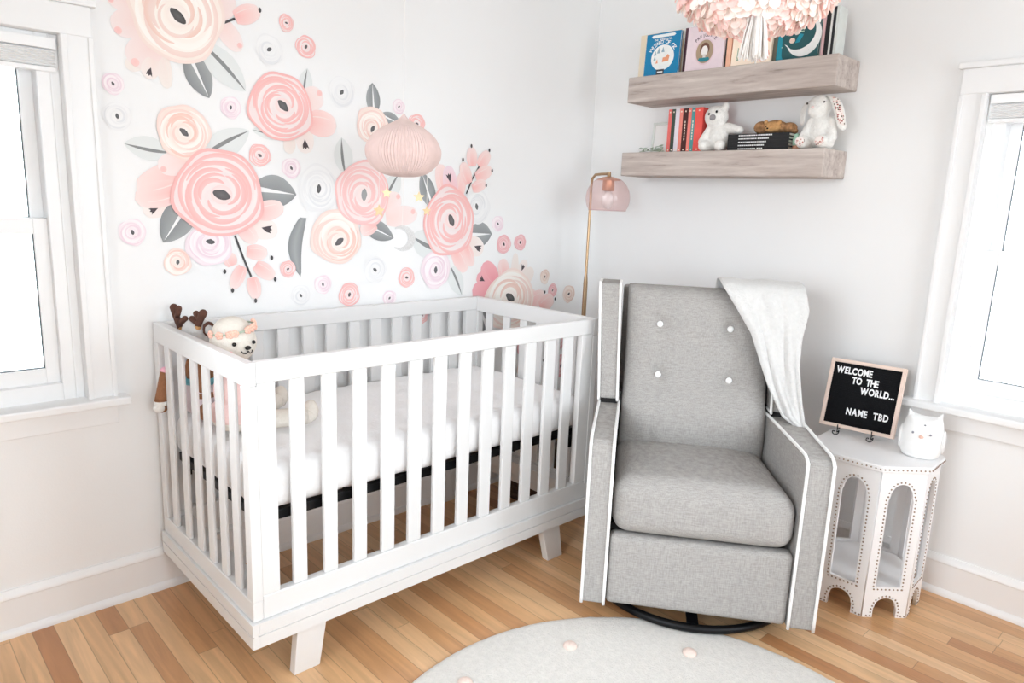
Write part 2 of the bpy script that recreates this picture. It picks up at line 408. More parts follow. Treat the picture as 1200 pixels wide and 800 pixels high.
DECALS = [
 ('rose', (-1.982, 1.8755), (0.1417, 0.1483), 'cream', -40, (0.0019, -0.0119), 'largest cream rose decal, cut off by the top of the photo', 3),
 ('rose', (-1.9791, 1.5198), (0.081, 0.0864), 'peach', -40, (0.0, 0.0), 'medium cream-peach rose decal sitting on top of the biggest pink rose', 4),
 ('rose', (-1.8738, 1.3327), (0.1553, 0.139), 'pink', -15, (0.0055, -0.0026), 'biggest pink rose decal, above the left part of the crib', 5),
 ('rose', (-1.6511, 1.6317), (0.1216, 0.1103), 'pink', -40, (0.0064, 0.0064), 'pink rose decal right of the large cream rose, with a slanting grey centre', 4),
 ('rose', (-1.9144, 1.1672), (0.0782, 0.0704), 'lilac', -10, (0.0032, 0.0084), 'pale lilac ranunculus decal under the biggest pink rose', 3),
 ('rose', (-1.5131, 1.3635), (0.0787, 0.0886), 'white', 85, (0.0, 0.0), 'plain white ranunculus decal left of the centre pink rose', 2),
 ('rose', (-1.3267, 1.3516), (0.1167, 0.1251), 'pinkpale', 85, (0.0038, -0.0031), 'pale pink rose decal with light grey centre, below the paper cloud', 4),
 ('rose', (-1.4416, 1.19), (0.1079, 0.102), 'peach', 35, (0.0106, -0.0193), 'cream-peach rose decal below the white ranunculus, dark leaf at its left', 3),
 ('rose', (-1.2852, 1.6075), (0.0717, 0.0687), 'peach', 60, (0.0, -0.0125), 'small cream-peach rose decal just left of the paper cloud top', 3),
 ('rose', (-0.9042, 1.2485), (0.1294, 0.1545), 'pink', -65, (0.009, 0.0073), 'pink rose decal right of the paper cloud, under the upright berry spray', 4),
 ('rose', (-0.7491, 1.3164), (0.0689, 0.0811), 'white', -75, (-0.0049, -0.0001), 'white ranunculus decal tucked behind the pink rose under the berry spray', 2),
 ('rose', (-0.5312, 0.8858), (0.1662, 0.1386), 'cream', -30, (-0.0009, 0.0163), 'cream rose decal peeking over the far end rail of the crib', 4),
 ('rose', (-0.9724, 1.0471), (0.0772, 0.08), 'lilac', 88, (0.0, 0.0), 'pale lilac ranunculus decal just above the crib back rail', 3),
 ('leaf', (-1.9499, 1.7518), (-1.8945, 1.6333), 'dark', 0.0411, 0, 'dark grey leaf decal with white midrib under the largest cream rose', 1),
 ('leaf', (-1.9012, 1.7876), (-1.7729, 1.6697), 'pale', 0.0468, 0, 'pale grey leaf decal with dark vein, right below the largest cream rose', 1),
 ('leaf', (-2.0337, 1.4555), (-2.1546, 1.4717), 'pale', 0.0359, 0, 'pale grey leaf decal pointing left beside the medium cream-peach rose', 1),
 ('leaf', (-1.9158, 1.4534), (-1.7654, 1.5446), 'pale', 0.0443, 0, 'pale grey leaf decal pointing right above the biggest pink rose', 1),
 ('leaf', (-1.971, 1.3049), (-2.0586, 1.1744), 'dark', 0.0495, 0, 'dark grey leaf decal with white midrib at lower left of the biggest pink rose', 1),
 ('leaf', (-1.7478, 1.3542), (-1.6005, 1.3391), 'dark', 0.0561, 0, 'dark grey leaf decal pointing right from the biggest pink rose', 1),
 ('leaf', (-1.644, 1.5415), (-1.7565, 1.5482), 'pale', 0.0241, 0, 'narrow pale leaf decal under the slanting-centred pink rose', 1),
 ('leaf', (-1.5643, 1.6818), (-1.5496, 1.775), 'pale', 0.0263, 0, 'small pale leaf decal pointing up from the slanting-centred pink rose', 1),
 ('leaf', (-1.2777, 1.6551), (-1.2854, 1.762), 'dark', 0.0306, 0, 'small dark leaf decal pointing up above the small cream-peach rose', 1),
 ('leaf', (-1.2396, 1.6498), (-1.1529, 1.6235), 'dark', 0.0258, 0, 'small dark leaf decal between small cream-peach rose and paper cloud', 1),
 ('leaf', (-1.4036, 1.4333), (-1.4169, 1.5524), 'pale', 0.0397, 0, 'pale leaf decal pointing up above the pale pink rose', 1),
 ('leaf', (-1.5757, 1.2581), (-1.5899, 1.0449), 'plain', 0.0371, 0.25, 'long plain dark leaf decal at left of the lower cream-peach rose', 1),
 ('leaf', (-1.3193, 1.2385), (-1.1852, 1.1818), 'dark', 0.0383, 0, 'dark leaf decal with white midrib left of the silver moon', 1),
 ('leaf', (-1.2224, 1.3321), (-1.159, 1.4404), 'pale', 0.0386, 0, 'pale leaf decal right below the paper cloud', 1),
 ('leaf', (-0.9963, 1.3178), (-1.0509, 1.4462), 'dark', 0.0385, 0, 'dark leaf decal upper left of the pink rose right of the cloud', 1),
 ('leaf', (-0.9653, 1.1337), (-1.0979, 1.1916), 'pale', 0.0596, 0, 'pale leaf decal right of the silver moon', 1),
 ('leaf', (-0.7837, 1.194), (-0.6584, 1.1973), 'dark', 0.0551, 0, 'dark leaf decal pointing right below the tucked white ranunculus', 1),
 ('leaf', (-0.8894, 1.0515), (-0.8233, 0.9282), 'pale', 0.0405, 0, 'pale leaf decal standing just above the crib back rail corner', 1),
 ('leaf', (-0.6655, 0.7674), (-0.7325, 0.8915), 'dark', 0.0611, 0, 'dark leaf decal seen between the far end slats of the crib', 1),
 ('petal', (-2.0841, 1.8698), (-2.1766, 1.8836), 'blush', 0.0324, 0, 'blush petal decal left of the largest cream rose, topmost', 2),
 ('petal', (-2.086, 1.8362), (-2.1666, 1.7954), 'blush', 0.0404, 0, 'blush petal decal left of the largest cream rose, second from the top', 2),
 ('petal', (-2.0415, 1.7766), (-2.1285, 1.7094), 'blush', 0.0452, 0, 'blush petal decal at lower left of the largest cream rose, pink spot at tip', 2),
 ('petal', (-2.0651, 1.7435), (-2.1344, 1.6893), 'beige', 0.0264, 0, 'beige petal decal lowest left of the largest cream rose', 1),
 ('petal', (-2.0564, 1.7253), (-2.0789, 1.6679), 'tuft', 0.0263, 0, 'pale bud decal with dark tuft under the largest cream rose', 2),
 ('petal', (-2.0312, 1.739), (-2.0213, 1.6458), 'beige', 0.0219, 0, 'beige hanging petal decal under the largest cream rose', 1),
 ('petal', (-1.8699, 1.8973), (-1.813, 1.9646), 'blush', 0.0474, 0, 'blush petal decal right of the largest cream rose, cut by the frame top', 2),
 ('petal', (-1.8547, 1.8748), (-1.7858, 1.7934), 'blush', 0.0336, 0, 'blush petal decal at lower right of the largest cream rose', 2),
 ('petal', (-1.9664, 1.402), (-2.1268, 1.3368), 'coral', 0.0474, 0, 'coral petal decal at left of the biggest pink rose', 2),
 ('petal', (-1.9702, 1.4337), (-2.0614, 1.4071), 'blush', 0.037, 0, 'round blush petal decal upper left of the biggest pink rose', 3),
 ('petal', (-2.0009, 1.3416), (-2.1335, 1.3056), 'coral', 0.0412, 0, 'coral petal decal lower left of the biggest pink rose', 2),
 ('petal', (-2.029, 1.298), (-2.1115, 1.2646), 'tuft', 0.0286, 0, 'pale bud decal with dark tuft at left of the biggest pink rose', 1),
 ('petal', (-1.7504, 1.2705), (-1.65, 1.296), 'coral', 0.0345, 0, 'coral petal decal at lower right of the biggest pink rose', 2),
 ('petal', (-1.7817, 1.2353), (-1.6746, 1.2062), 'tuft', 0.0396, 0, 'pale bud decal with dark tuft at lower right of the biggest pink rose', 1),
 ('petal', (-1.8114, 1.2351), (-1.7535, 1.171), 'coral', 0.0291, 0, 'short coral petal decal above the hanging berry spray', 2),
 ('petal', (-1.5614, 1.6649), (-1.4914, 1.6907), 'blush', 0.041, 0, 'small blush petal decal right of the slanting-centred pink rose', 2),
 ('petal', (-1.5528, 1.5963), (-1.4377, 1.5898), 'coral', 0.0467, 0, 'coral petal decal at lower right of the slanting-centred pink rose', 2),
 ('petal', (-1.5664, 1.5717), (-1.5615, 1.484), 'tuft', 0.0351, 0, 'pale bud decal with dark tuft below the slanting-centred pink rose', 1),
 ('petal', (-1.6188, 1.5379), (-1.6265, 1.4794), 'beige', 0.0235, 0, 'beige petal decal below the slanting-centred pink rose', 1),
 ('petal', (-1.2381, 1.3119), (-1.1498, 1.3409), 'blush', 0.0397, 0, 'small blush petal decal right of the pale pink rose', 2),
 ('petal', (-1.222, 1.2592), (-1.0695, 1.2816), 'blush', 0.0411, 0, 'blush petal decal above the silver moon', 2),
 ('petal', (-1.2692, 1.2388), (-1.3383, 1.2058), 'coral', 0.0298, 0, 'small coral petal decal under the pale pink rose', 2),
 ('petal', (-0.9162, 1.3481), (-0.9647, 1.4854), 'coral', 0.0388, 0, 'coral petal decal left on top of the pink rose under the berry spray', 2),
 ('petal', (-0.8886, 1.349), (-0.9198, 1.4812), 'tuft2', 0.0388, 0, 'coral bud decal with dark tuft on top of the pink rose', 3),
 ('petal', (-0.8516, 1.3573), (-0.8407, 1.4576), 'coral', 0.0287, 0, 'coral petal decal right on top of the pink rose under the berry spray', 2),
 ('petal', (-0.8729, 1.1321), (-0.8025, 1.0333), 'coral', 0.037, 0, 'coral petal decal hanging from the pink rose right of the cloud', 2),
 ('petal', (-0.8064, 1.1458), (-0.7688, 1.0548), 'coral', 0.0276, 0, 'narrow coral petal decal beside the hanging coral petal', 2),
 ('petal', (-0.7972, 1.1606), (-0.7062, 1.1216), 'tuft', 0.0433, 0, 'pale bud decal with dark tuft near the two flat pink blooms', 1),
 ('petal', (-0.6276, 0.9794), (-0.704, 1.068), 'rosy', 0.0449, 0, 'bright rosy petal decal upper left of the cream rose over the crib', 2),
 ('petal', (-0.657, 0.9337), (-0.7648, 0.9477), 'rosy', 0.0464, 0, 'bright rosy petal decal left of the cream rose over the crib', 2),
 ('petal', (-0.6423, 0.9565), (-0.7373, 1.0155), 'tuft3', 0.0392, 0, 'bright rosy bud decal with dark tuft by the cream rose over the crib', 1),
 ('petal', (-0.5636, 0.9843), (-0.5901, 1.0841), 'coral', 0.0367, 0, 'coral petal decal on top of the cream rose over the crib', 2),
 ('petal', (-0.5087, 0.9817), (-0.5047, 1.1098), 'beige', 0.024, 0, 'beige petal decal on top of the cream rose over the crib', 2),
 ('petal', (-0.4859, 0.9725), (-0.4356, 1.076), 'tuft', 0.033, 0, 'pale bud decal with dark tuft on top of the cream rose over the crib', 1),
 ('petal', (-0.4516, 0.9627), (-0.387, 1.0337), 'beige', 0.0355, 0, 'beige petal decal upper right of the cream rose over the crib', 2),
 ('petal', (-0.4, 0.8687), (-0.3807, 0.9342), 'coral', 0.029, 0, 'coral petal decal right of the cream rose over the crib', 2),
 ('spray', [(-1.8275, 1.1949), (-1.8034, 1.1249), (-1.7757, 1.053)], [((-1.84, 1.0938), (-1.8558, 1.1377), 0.0264, (-1.867, 1.0744)), ((-1.7878, 1.1422), (-1.7145, 1.1318), 0.03, (-1.6992, 1.1164)), ((-1.759, 1.0941), (-1.6916, 1.0463), 0.0306, (-1.6886, 1.0401)), ((-1.8046, 1.0897), (-1.843, 1.0148), 0.0269, (-1.8432, 1.009)), ((-1.7727, 1.0499), (-1.7598, 0.9739), 0.0275, (-1.763, 0.9681))], '', 0, 0, 'hanging pink berry spray decal with dark stem under the biggest pink rose', 2),
 ('spray', [(-0.8141, 1.3693), (-0.7827, 1.432), (-0.746, 1.4881)], [((-0.7847, 1.4858), (-0.7924, 1.5671), 0.0336, (-0.7926, 1.5706)), ((-0.746, 1.4881), (-0.6894, 1.5534), 0.0341, (-0.6897, 1.5606)), ((-0.8012, 1.4131), (-0.8421, 1.5), 0.0335, (-0.8378, 1.5109)), ((-0.7636, 1.4401), (-0.6712, 1.4815), 0.034, (-0.6708, 1.4742)), ((-0.7812, 1.3922), (-0.7037, 1.4211), 0.029, (-0.7032, 1.41))], '', 0, 0, 'upright pink berry spray decal with dark stem right of the paper cloud', 2),
 ('spray', [(-1.8386, 1.8701), (-1.8104, 1.8857), (-1.802, 1.8899)], [((-1.8019, 1.8925), (-1.7179, 1.9321), 0.0336, (-1.7179, 1.9321))], '', 0, 0, 'single pink berry decal on a short stem right of the largest cream rose', 2),
 ('spray', [(-0.4237, 0.8786), (-0.3666, 0.8958), (-0.3073, 0.9006)], [((-0.4111, 0.8611), (-0.2955, 0.9041), 0.0465, (-0.2961, 0.9126)), ((-0.3272, 0.8383), (-0.2328, 0.8831), 0.0482, (-0.2197, 0.8737))], '', 0, 0, 'pink berry spray decal right of the cream rose over the crib', 2),
 ('small', (-2.1741, 1.6405), (0.0298, 0.0314), 'lilac', 0, (0, 0), 'small lilac bloom decal high beside the left window, upper of the pair', 2),
 ('small', (-2.1684, 1.5492), (0.0394, 0.0418), 'white', 0, (0, 0), 'small white bloom decal high beside the left window, lower of the pair', 2),
 ('small', (-1.8263, 1.612), (0.034, 0.0351), 'lilac', 0, (0, 0), 'small lilac bloom decal between the medium cream-peach rose and slanting-centred pink rose', 2),
 ('small', (-1.5548, 1.8447), (0.0387, 0.0366), 'pink', 0, (0, 0), 'small pink bloom decal above the slanting-centred pink rose', 2),
 ('small', (-1.6889, 1.8145), (0.0481, 0.049), 'white', 0, (0, 0), 'small white bloom decal above the slanting-centred pink rose, left of a pink one', 2),
 ('small', (-1.6258, 1.9096), (0.0247, 0.03), 'pink', 0, (0, 0), 'tiny pink bloom decal, highest one right of the largest cream rose', 2),
 ('small', (-1.7322, 1.4662), (0.0393, 0.0369), 'pink', 0, (0, 0), 'small pink bloom decal right above the biggest pink rose', 2),
 ('small', (-1.618, 1.4302), (0.0354, 0.0353), 'lilac', 0, (0, 0), 'small lilac bloom decal left of the white ranunculus', 2),
 ('small', (-2.1466, 1.2068), (0.0388, 0.0418), 'lilac', 0, (0, 0), 'lilac bloom decal farthest left below the biggest pink rose', 2),
 ('small', (-2.0176, 1.1107), (0.0423, 0.0441), 'peach', 0, (0, 0), 'small peach bloom decal below the lower-left dark leaf', 2),
 ('small', (-1.4156, 1.7119), (0.0526, 0.0566), 'white', 0, (0, 0), 'small white bloom decal right of the slanting-centred pink rose', 2),
 ('small', (-1.1655, 1.6895), (0.0278, 0.0286), 'lilac', 0, (0, 0), 'tiny lilac bloom decal above the paper cloud', 2),
 ('small', (-1.0794, 1.634), (0.0416, 0.036), 'pink', 0, (0, 0), 'tiny pink bloom decal at upper right of the paper cloud', 2),
 ('small', (-0.6242, 1.2432), (0.0365, 0.0344), 'lilac', 0, (0, 0), 'tiny lilac bloom decal right of the tucked white ranunculus', 2),
 ('small', (-0.5828, 1.1505), (0.0427, 0.0429), 'flat', 0, (0, 0), 'flat pink bloom decal, left of the close pair near the room corner', 2),
 ('small', (-0.4797, 1.1571), (0.039, 0.0358), 'flat', 0, (0, 0), 'flat pink bloom decal, right of the close pair near the room corner', 2),
 ('small', (-0.3014, 0.9888), (0.0302, 0.0379), 'beige', 0, (0, 0), 'small beige bloom decal near the lamp pole, upper one', 2),
 ('small', (-0.2415, 0.918), (0.031, 0.0344), 'flat', 0, (0, 0), 'tiny pink bloom decal between the two beige ones near the lamp pole', 2),
 ('small', (-0.1196, 0.8935), (0.0455, 0.0441), 'beige', 0, (0, 0), 'small beige bloom decal closest to the lamp pole above the crib', 2),
 ('small', (-1.1211, 1.021), (0.0382, 0.0423), 'pink', 0, (0, 0), 'small pink bloom decal under the silver moon', 2),
 ('small', (-1.2727, 1.0583), (0.0513, 0.0542), 'white', 0, (0, 0), 'small white bloom decal below the pale pink rose near the crib rail', 2),
 ('small', (-1.5913, 0.9757), (0.0372, 0.0411), 'white', 0, (0, 0), 'small white bloom decal above the crib back rail, right of the berry spray', 2),
 ('small', (-1.5008, 1.0121), (0.0353, 0.0354), 'lilac', 0, (0, 0), 'small lilac bloom decal above the crib back rail, left of the peach one', 2),
 ('small', (-1.3883, 0.9665), (0.045, 0.0467), 'pink', 0, (0, 0), 'pink bloom decal half hidden by the crib back rail', 2),
 ('small', (-1.2038, 0.9412), (0.0329, 0.0315), 'lilac', 0, (0, 0), 'tiny lilac bloom decal half hidden by the crib back rail', 2),
 ('small', (-1.6391, 1.0749), (0.0295, 0.0308), 'pink', 0, (0, 0), 'small pink bloom decal right of the hanging berry spray', 2),
 ('small', (-2.2887, 1.8623), (0.0292, 0.0202), 'pink', 0, (0, 0), 'pink bloom decal above the left window, cut off by the photo top', 2),
 ('small', (-0.8642, 0.8397), (0.0338, 0.0497), 'white', 0, (0, 0), 'white bloom decal seen through the crib back slats', 2),
 ('small', (-1.0404, 0.8578), (0.0312, 0.0404), 'pink', 0, (0, 0), 'pink bloom decal seen through the crib back slats', 2),
 ('small', (-0.172, 0.659), (0.0516, 0.0539), 'flat', 0, (0, 0), 'flat pink bloom decal seen through the crib end, upper right', 2),
 ('small', (-0.1486, 0.5212), (0.059, 0.0596), 'flat', 0, (0, 0), 'rosy bloom decal seen through the crib end, lower right', 2),
 ('small', (-0.422, 0.6556), (0.0469, 0.0557), 'flat', 0, (0, 0), 'flat pink bloom decal seen through the crib end, upper left', 2),
 ('small', (-0.4213, 0.5441), (0.0413, 0.0478), 'beige', 0, (0, 0), 'beige bloom decal seen through the crib end, lower left', 2),
 ('small', (-0.2783, 0.5648), (0.0623, 0.0713), 'white', 0, (0, 0), 'white bloom decal seen through the crib end, middle', 2),
 ('small', (-0.0281, 0.5887), (0.0478, 0.0558), 'beige', 0, (0, 0), 'beige bloom decal seen through the crib end, farthest right', 2),
]
CAM = [-2.82107, -2.42414, 1.34941, 0.80794, -0.19539, 0.03993, 834.70035]
SKY = 10
EXPO = 0.41
# ------------------------------------------------------------------ room shell
RX, RY, RZ = -3.7, -3.6, 2.5
def wall_with_hole(name, x0, x1, hole, thick, place, m, more=None):
    """local: X along the wall, Y outward (0..thick), Z up"""
    b = MB()
    if hole:
        h0, h1, z0, z1 = hole
        b.box((x0, 0, 0), (h0, thick, RZ))
        if more:
            b.box((h1, 0, 0), (more[0], thick, RZ)); b.box((more[0], 0, 0), (more[1], thick, z0)); b.box((more[0], 0, z1), (more[1], thick, RZ)); h_ = more[1]
        else: h_ = h1
        b.box((h_, 0, 0), (x1, thick, RZ))
        b.box((h0, 0, 0), (h1, thick, z0)); b.box((h0, 0, z1), (h1, thick, RZ))
    else:
        b.box((x0, 0, 0), (x1, thick, RZ))
    o = b.build(name, m)
    o.location, o.rotation_euler = place
    set_tag(o, kind='structure')
    return o
ZS, ZH = 0.70, 1.755         # window opening: sill and head
wall_with_hole('wall_back', RX - .14, 0.14, (-3.155, -2.305, ZS, ZH), .14, ((0, 0, 0), (0, 0, 0)), M['wall'])
wall_with_hole('wall_right', 0.0, -RY, (1.70, 2.55, ZS, ZH), .14, ((0, 0, 0), (0, 0, -PI / 2)), M['wall'], (2.68, 3.48))  # second hole is for an unseen window added for light
wall_with_hole('wall_front', -0.14, -RX + .14, (.30, 1.20, .75, 2.15), .14, ((0, RY, 0), (0, 0, PI)), M['wall'], (1.75, 2.95))  # both holes serve windows added out of view to light the room
wall_with_hole('wall_left', 0.0, -RY, (1.15, 2.55, .70, 2.20), .14, ((RX, RY, 0), (0, 0, PI / 2)), M['wall'])  # hole for an added window that brings in light
f = MB().box((RX - .14, RY - .14, -.12), (.14, .14, 0)).build('floor', M['floor']); set_tag(f, kind='structure')
f = MB().box((RX - .14, RY - .14, RZ), (.14, .14, RZ + .1)).build('ceiling', M['ceiling']); set_tag(f, kind='structure')

def baseboard(name, length, place):
    prof = [(0, 0), (-.026, 0), (-.026, .012), (-.018, .022), (-.014, .024), (-.014, .118), (-.017, .121), (-.017, .129), (-.010, .138), (-.006, .146), (0, .146)]
    b = MB().prism(prof, (0, length), axis='x')
    o = b.build(name, M['trim'], smooth=0.7)
    o.location, o.rotation_euler = place
    set_tag(o, kind='structure')
baseboard('baseboard_back', -RX, ((RX, 0, 0), (0, 0, 0)))
baseboard('baseboard_right', -RY, ((0, 0, 0), (0, 0, -PI / 2)))
baseboard('baseboard_front', -RX, ((0, RY, 0), (0, 0, PI)))
baseboard('baseboard_left', -RY, ((RX, RY, 0), (0, 0, PI / 2)))

def window(name, w, z0, z1, loc, rz):
    """double-hung window; local X along wall, Y outward, origin at the middle of the opening on the wall face"""
    r = empty(name, loc, (0, 0, rz)); set_tag(r, kind='structure')
    h = w / 2; T = M['trim']; V = M['vinyl']
    cw = .082
    c = MB()
    for s in (-1, 1):
        if name == 'added_window_5' and s == -1: continue
        a, b_ = sorted((s * h, s * (h + cw)))
        c.box((a, -.018, z0), (b_, 0, z1 + .002))
        a, b_ = sorted((s * h, s * (h + .016)))
        c.box((a, -.026, z0), (b_, -.018, z1))
        a, b_ = sorted((s * (h + cw - .014), s * (h + cw)))
        c.box((a, -.026, z0), (b_, -.018, z1))
    c.box((-h - cw, -.020, z1), (h + cw, 0, z1 + cw)); c.box((-h - cw - .012, -.032, z1 + cw), (h + cw + .012, 0, z1 + cw + .02))
    c.build('casing', T, r, bevel=.003)
    c = MB().box((-h - cw - .03, -.058, z0 - .024), (h + cw + .03, .03, z0 + .002)); c.build('window_sill', T, r, bevel=.006, seg=3)
    c = MB().box((-h - cw, -.018, z0 - .088), (h + cw, 0, z0 - .024)); c.build('apron', T, r, bevel=.003)
    # vinyl frame inside the opening
    fr = .056
    c = MB()
    for s in (-1, 1):
        a, b_ = sorted((s * h, s * (h - fr))); c.box((a, .02, z0), (b_, .135, z1))
        a, b_ = sorted((s * (h - .020), s * (h - .024))); c.box((a, .014, z0), (b_, .02, z1))
    c.box((-h + fr, .02, z1 - .045), (h - fr, .135, z1)); c.box((-h + fr, .02, z0), (h - fr, .135, z0 + .052))
    c.build('window_frame', V, r, bevel=.003)
    zm = z0 + .545
    def sash(nm, y0, y1, za, zb, st, bt, tp):
        q = MB(); a = h - fr
        for s in (-1, 1):
            u, v = sorted((s * a, s * (a - st))); q.box((u, y0, za), (v, y1, zb))
        q.box((-a + st, y0, za), (a - st, y1, za + bt)); q.box((-a + st, y0, zb - tp), (a - st, y1, zb))
        so = q.build(nm, V, r, bevel=.002)
        g = MB()
        xg, zg0, zg1, t = a - st, za + bt, zb - tp, .0025
        ym = (y0 + y1) / 2
        for s in (-1, 1):
            u, v = sorted((s * xg, s * (xg - t))); g.box((u, ym - .008, zg0), (v, ym, zg1))
        g.box((-xg + t, ym - .008, zg0), (xg - t, ym, zg0 + t))
        g.build('gasket', M['gasket'], so)
        MB().box((-xg, ym, zg0), (xg, ym + .004, zg1)).build('pane', M['glass'], so)
        return so
    sash('lower_sash', .045, .080, z0 + .052, zm, .036, .046, .046)
    sash('upper_sash', .085, .120, zm - .045, z1 - .045, .034, .045, .04)
    return r
window('window_1', .85, ZS, ZH, (-2.73, 0, 0), 0)
window('window_2', .85, ZS, ZH, (0, -2.125, 0), -PI / 2)
window('added_window_6', .90, .75, 2.15, (-.75, RY, 0), PI)  # added out of view to light the right side of the room
window('added_window_4', 1.20, .75, 2.15, (-2.35, RY, 0), PI)  # unseen window, added to light the crib wall
window('added_window_5', .80, ZS, ZH, (0, -3.08, 0), -PI / 2)  # extra window beyond the view, added to brighten floor and table
window('added_window_3', 1.40, .70, 2.20, (RX, -1.75, 0), PI / 2)  # unseen left-wall window, added as a light source

def roller(name, w, ztop, zbot, loc, rz, label):
    r = empty(name, loc, (0, 0, rz)); h = w / 2 - .006
    MB().box((-h, .002, ztop - .030), (h, .040, ztop)).build('headrail', M['vinyl'], r, bevel=.003)
    c = MB(); n = 6; dz = (ztop - .034 - zbot - .014) / n
    for i in range(n):
        za = zbot + .014 + i * dz
        c.prism([(.006, za), (.006 + .004, za + dz * .5), (.006, za + dz), (.036, za + dz), (.040, za + dz * .5), (.036, za)], (-h + .004, h - .004), axis='x')
    c.build('pleats', M['blind'], r)
    MB().box((-h + .002, .004, zbot), (h - .002, .040, zbot + .013)).build('bottom_rail', M['vinyl'], r, bevel=.003)
    set_tag(r, label, 'blind')
roller('cellular_blind', .85, ZH - .012, 1.652, (-2.73, 0, 0), 0, 'white cellular blind drawn up at the top of the left window')
roller('cellular_blind', .85, ZH - .002, 1.662, (0, -2.125, 0), -PI / 2, 'white cellular blind drawn up at the top of the right window')

# ------------------------------------------------------------------ crib
XL, XR, YF, YB = -2.1108, -0.7458, -0.7251, -0.022
ZB, ZK, ZR, ZU, ZT = .139, .212, .281, .868, .925
cx, cy = (XL + XR) / 2, (YF + YB) / 2
crib = empty('crib', (cx, cy, 0))
set_tag(crib, 'white slatted wooden baby crib standing against the floral wall', 'crib')
A = Matrix.Translation((-cx, -cy, 0))
def cb(lo, hi): return MB().box(lo, hi, A)
K = M['crib']
SL = [(-1.99, -1.949), (-1.896, -1.853), (-1.799, -1.756), (-1.704, -1.659), (-1.607, -1.56), (-1.512, -1.465), (-1.412, -1.366), (-1.316, -1.268), (-1.216, -1.170), (-1.118, -1.071), (-1.020, -0.972), (-0.923, -0.876)]
def long_panel(y0, y1, nm):
    b = MB()
    b.box((XL + .028, y0, ZU), (XR - .028, y1, ZT), A)
    p = b.build(nm, K, crib, bevel=.004)
    MB().box((XL + .028, y0, ZK), (XR - .028, y1, ZR), A).build('bottom_rail', K, p, bevel=.003)
    for xa, xb in ((XL + .028, XL + .078), (XR - .088, XR - .028)):
        MB().box((xa, y0 + .001, ZR), (xb, y1 - .001, ZU), A).build('stile', K, p, bevel=.002)
    for xa, xb in SL:
        MB().box((xa, y0 + .005, ZR), (xb, y0 + .020, ZU), A).build('slat', K, p, bevel=.003)
    return p
long_panel(YF, YF + .028, 'front_rail')
long_panel(YB - .028, YB, 'back_rail')
ES = [-.125, -.237, -.341, -.433, -.526, -.617]
def end_panel(x0, x1, nm):
    p = MB().box((x0, YF, ZU - .006), (x1, YB, ZT), A).build(nm, K, crib, bevel=.004)
    MB().box((x0, YF, ZK), (x1, YB, ZR - .012), A).build('bottom_rail', K, p, bevel=.003)
    for ya, yb in ((YF, YF + .036), (YB - .038, YB)):
        MB().box((x0, ya, ZR - .012), (x1, yb, ZU - .006), A).build('post', K, p, bevel=.002)
    for yc in ES + [-.668 - .0]:
        hw = .021 if yc > -.65 else .012
        if yc < -.65: continue
        MB().box((x0 + .004, yc - hw, ZR - .012), (x0 + .015, yc + hw, ZU - .006), A).build('slat', K, p, bevel=.003)
    return p
end_panel(XL, XL + .028, 'end_panel')
end_panel(XR - .028, XR, 'end_panel')
# skirt, one board per side, a little proud, with a scribed groove
def skirt(lo, hi, ax):
    b = MB()
    zg = ZB + .036
    b.box(lo, (hi[0], hi[1], zg - .0022), A)
    sh = .004
    if ax == 'y': b.box((lo[0], lo[1] + sh, zg - .0022), (hi[0], hi[1] - sh, zg + .0022), A)
    else: b.box((lo[0] + sh, lo[1], zg - .0022), (hi[0] - sh, hi[1], zg + .0022), A)
    b.box((lo[0], lo[1], zg + .0022), (hi[0], hi[1], hi[2]), A)
    b.build('skirt_board', K, crib)
skirt((XL + .012, YF - .010, ZB), (XR - .012, YF + .014, ZK - .001), 'y')
skirt((XL + .012, YB - .016, ZB), (XR - .012, YB + .002, ZK - .001), 'y')
skirt((XL - .008, YF - .010, ZB), (XL + .0115, YB + .002, ZK - .001), 'x')
skirt((XR - .0115, YF - .010, ZB), (XR + .008, YB + .002, ZK - .001), 'x')
MB().box((XL + .0285, YF + .03, ZB + .07), (XL + .078, YB - .03, ZR - .018), A).build('cross_brace', K, crib, bevel=.003)
MB().box((XR - .078, YF + .03, ZB + .07), (XR - .0285, YB - .03, ZR - .018), A).build('cross_brace', K, crib, bevel=.003)
for s, xt, xb in ((-1, -1.937, -1.958), (1, -.955, -.918)):
    for y0 in (YF + .002, YB - .034):
        w = .040
        P = [(xb - w, y0, 0), (xb + w, y0, 0), (xb + w, y0 + .03, 0), (xb - w, y0 + .03, 0),
             (xt - w - .006, y0, ZB + .02), (xt + w + .006, y0, ZB + .02), (xt + w + .006, y0 + .03, ZB + .02), (xt - w - .006, y0 + .03, ZB + .02)]
        MB().hexa(P, A).build('leg', K, crib, bevel=.002)
# bed spring frame
b = MB()
zs0, zs1 = .466, .494
xa, xb, ya, yb = XL + .045, XR - .045, YF + .045, YB - .045
b.box((xa, ya, zs0), (xb, ya + .025, zs1), A); b.box((xa, yb - .025, zs0), (xb, yb, zs1), A)
b.box((xa, ya + .025, zs0), (xa + .025, yb - .025, zs1), A); b.box((xb - .025, ya + .025, zs0), (xb, yb - .025, zs1), A)
sf = b.build('spring_frame', M['steel_black'], crib, bevel=.002); sf['label'] = 'black steel mattress support frame'
b = MB()
for i in range(1, 9):
    x = xa + (xb - xa) * i / 9
    b.tube([A @ Vector((x, ya + .02, zs1 - .012)), A @ Vector((x, yb - .02, zs1 - .012))], .003, 6)
for i in range(1, 5):
    y = ya + (yb - ya) * i / 5
    b.tube([A @ Vector((xa + .02, y, zs1 - .012)), A @ Vector((xb - .02, y, zs1 - .012))], .003, 6)
b.build('spring_wire', M['steel_black'], sf)
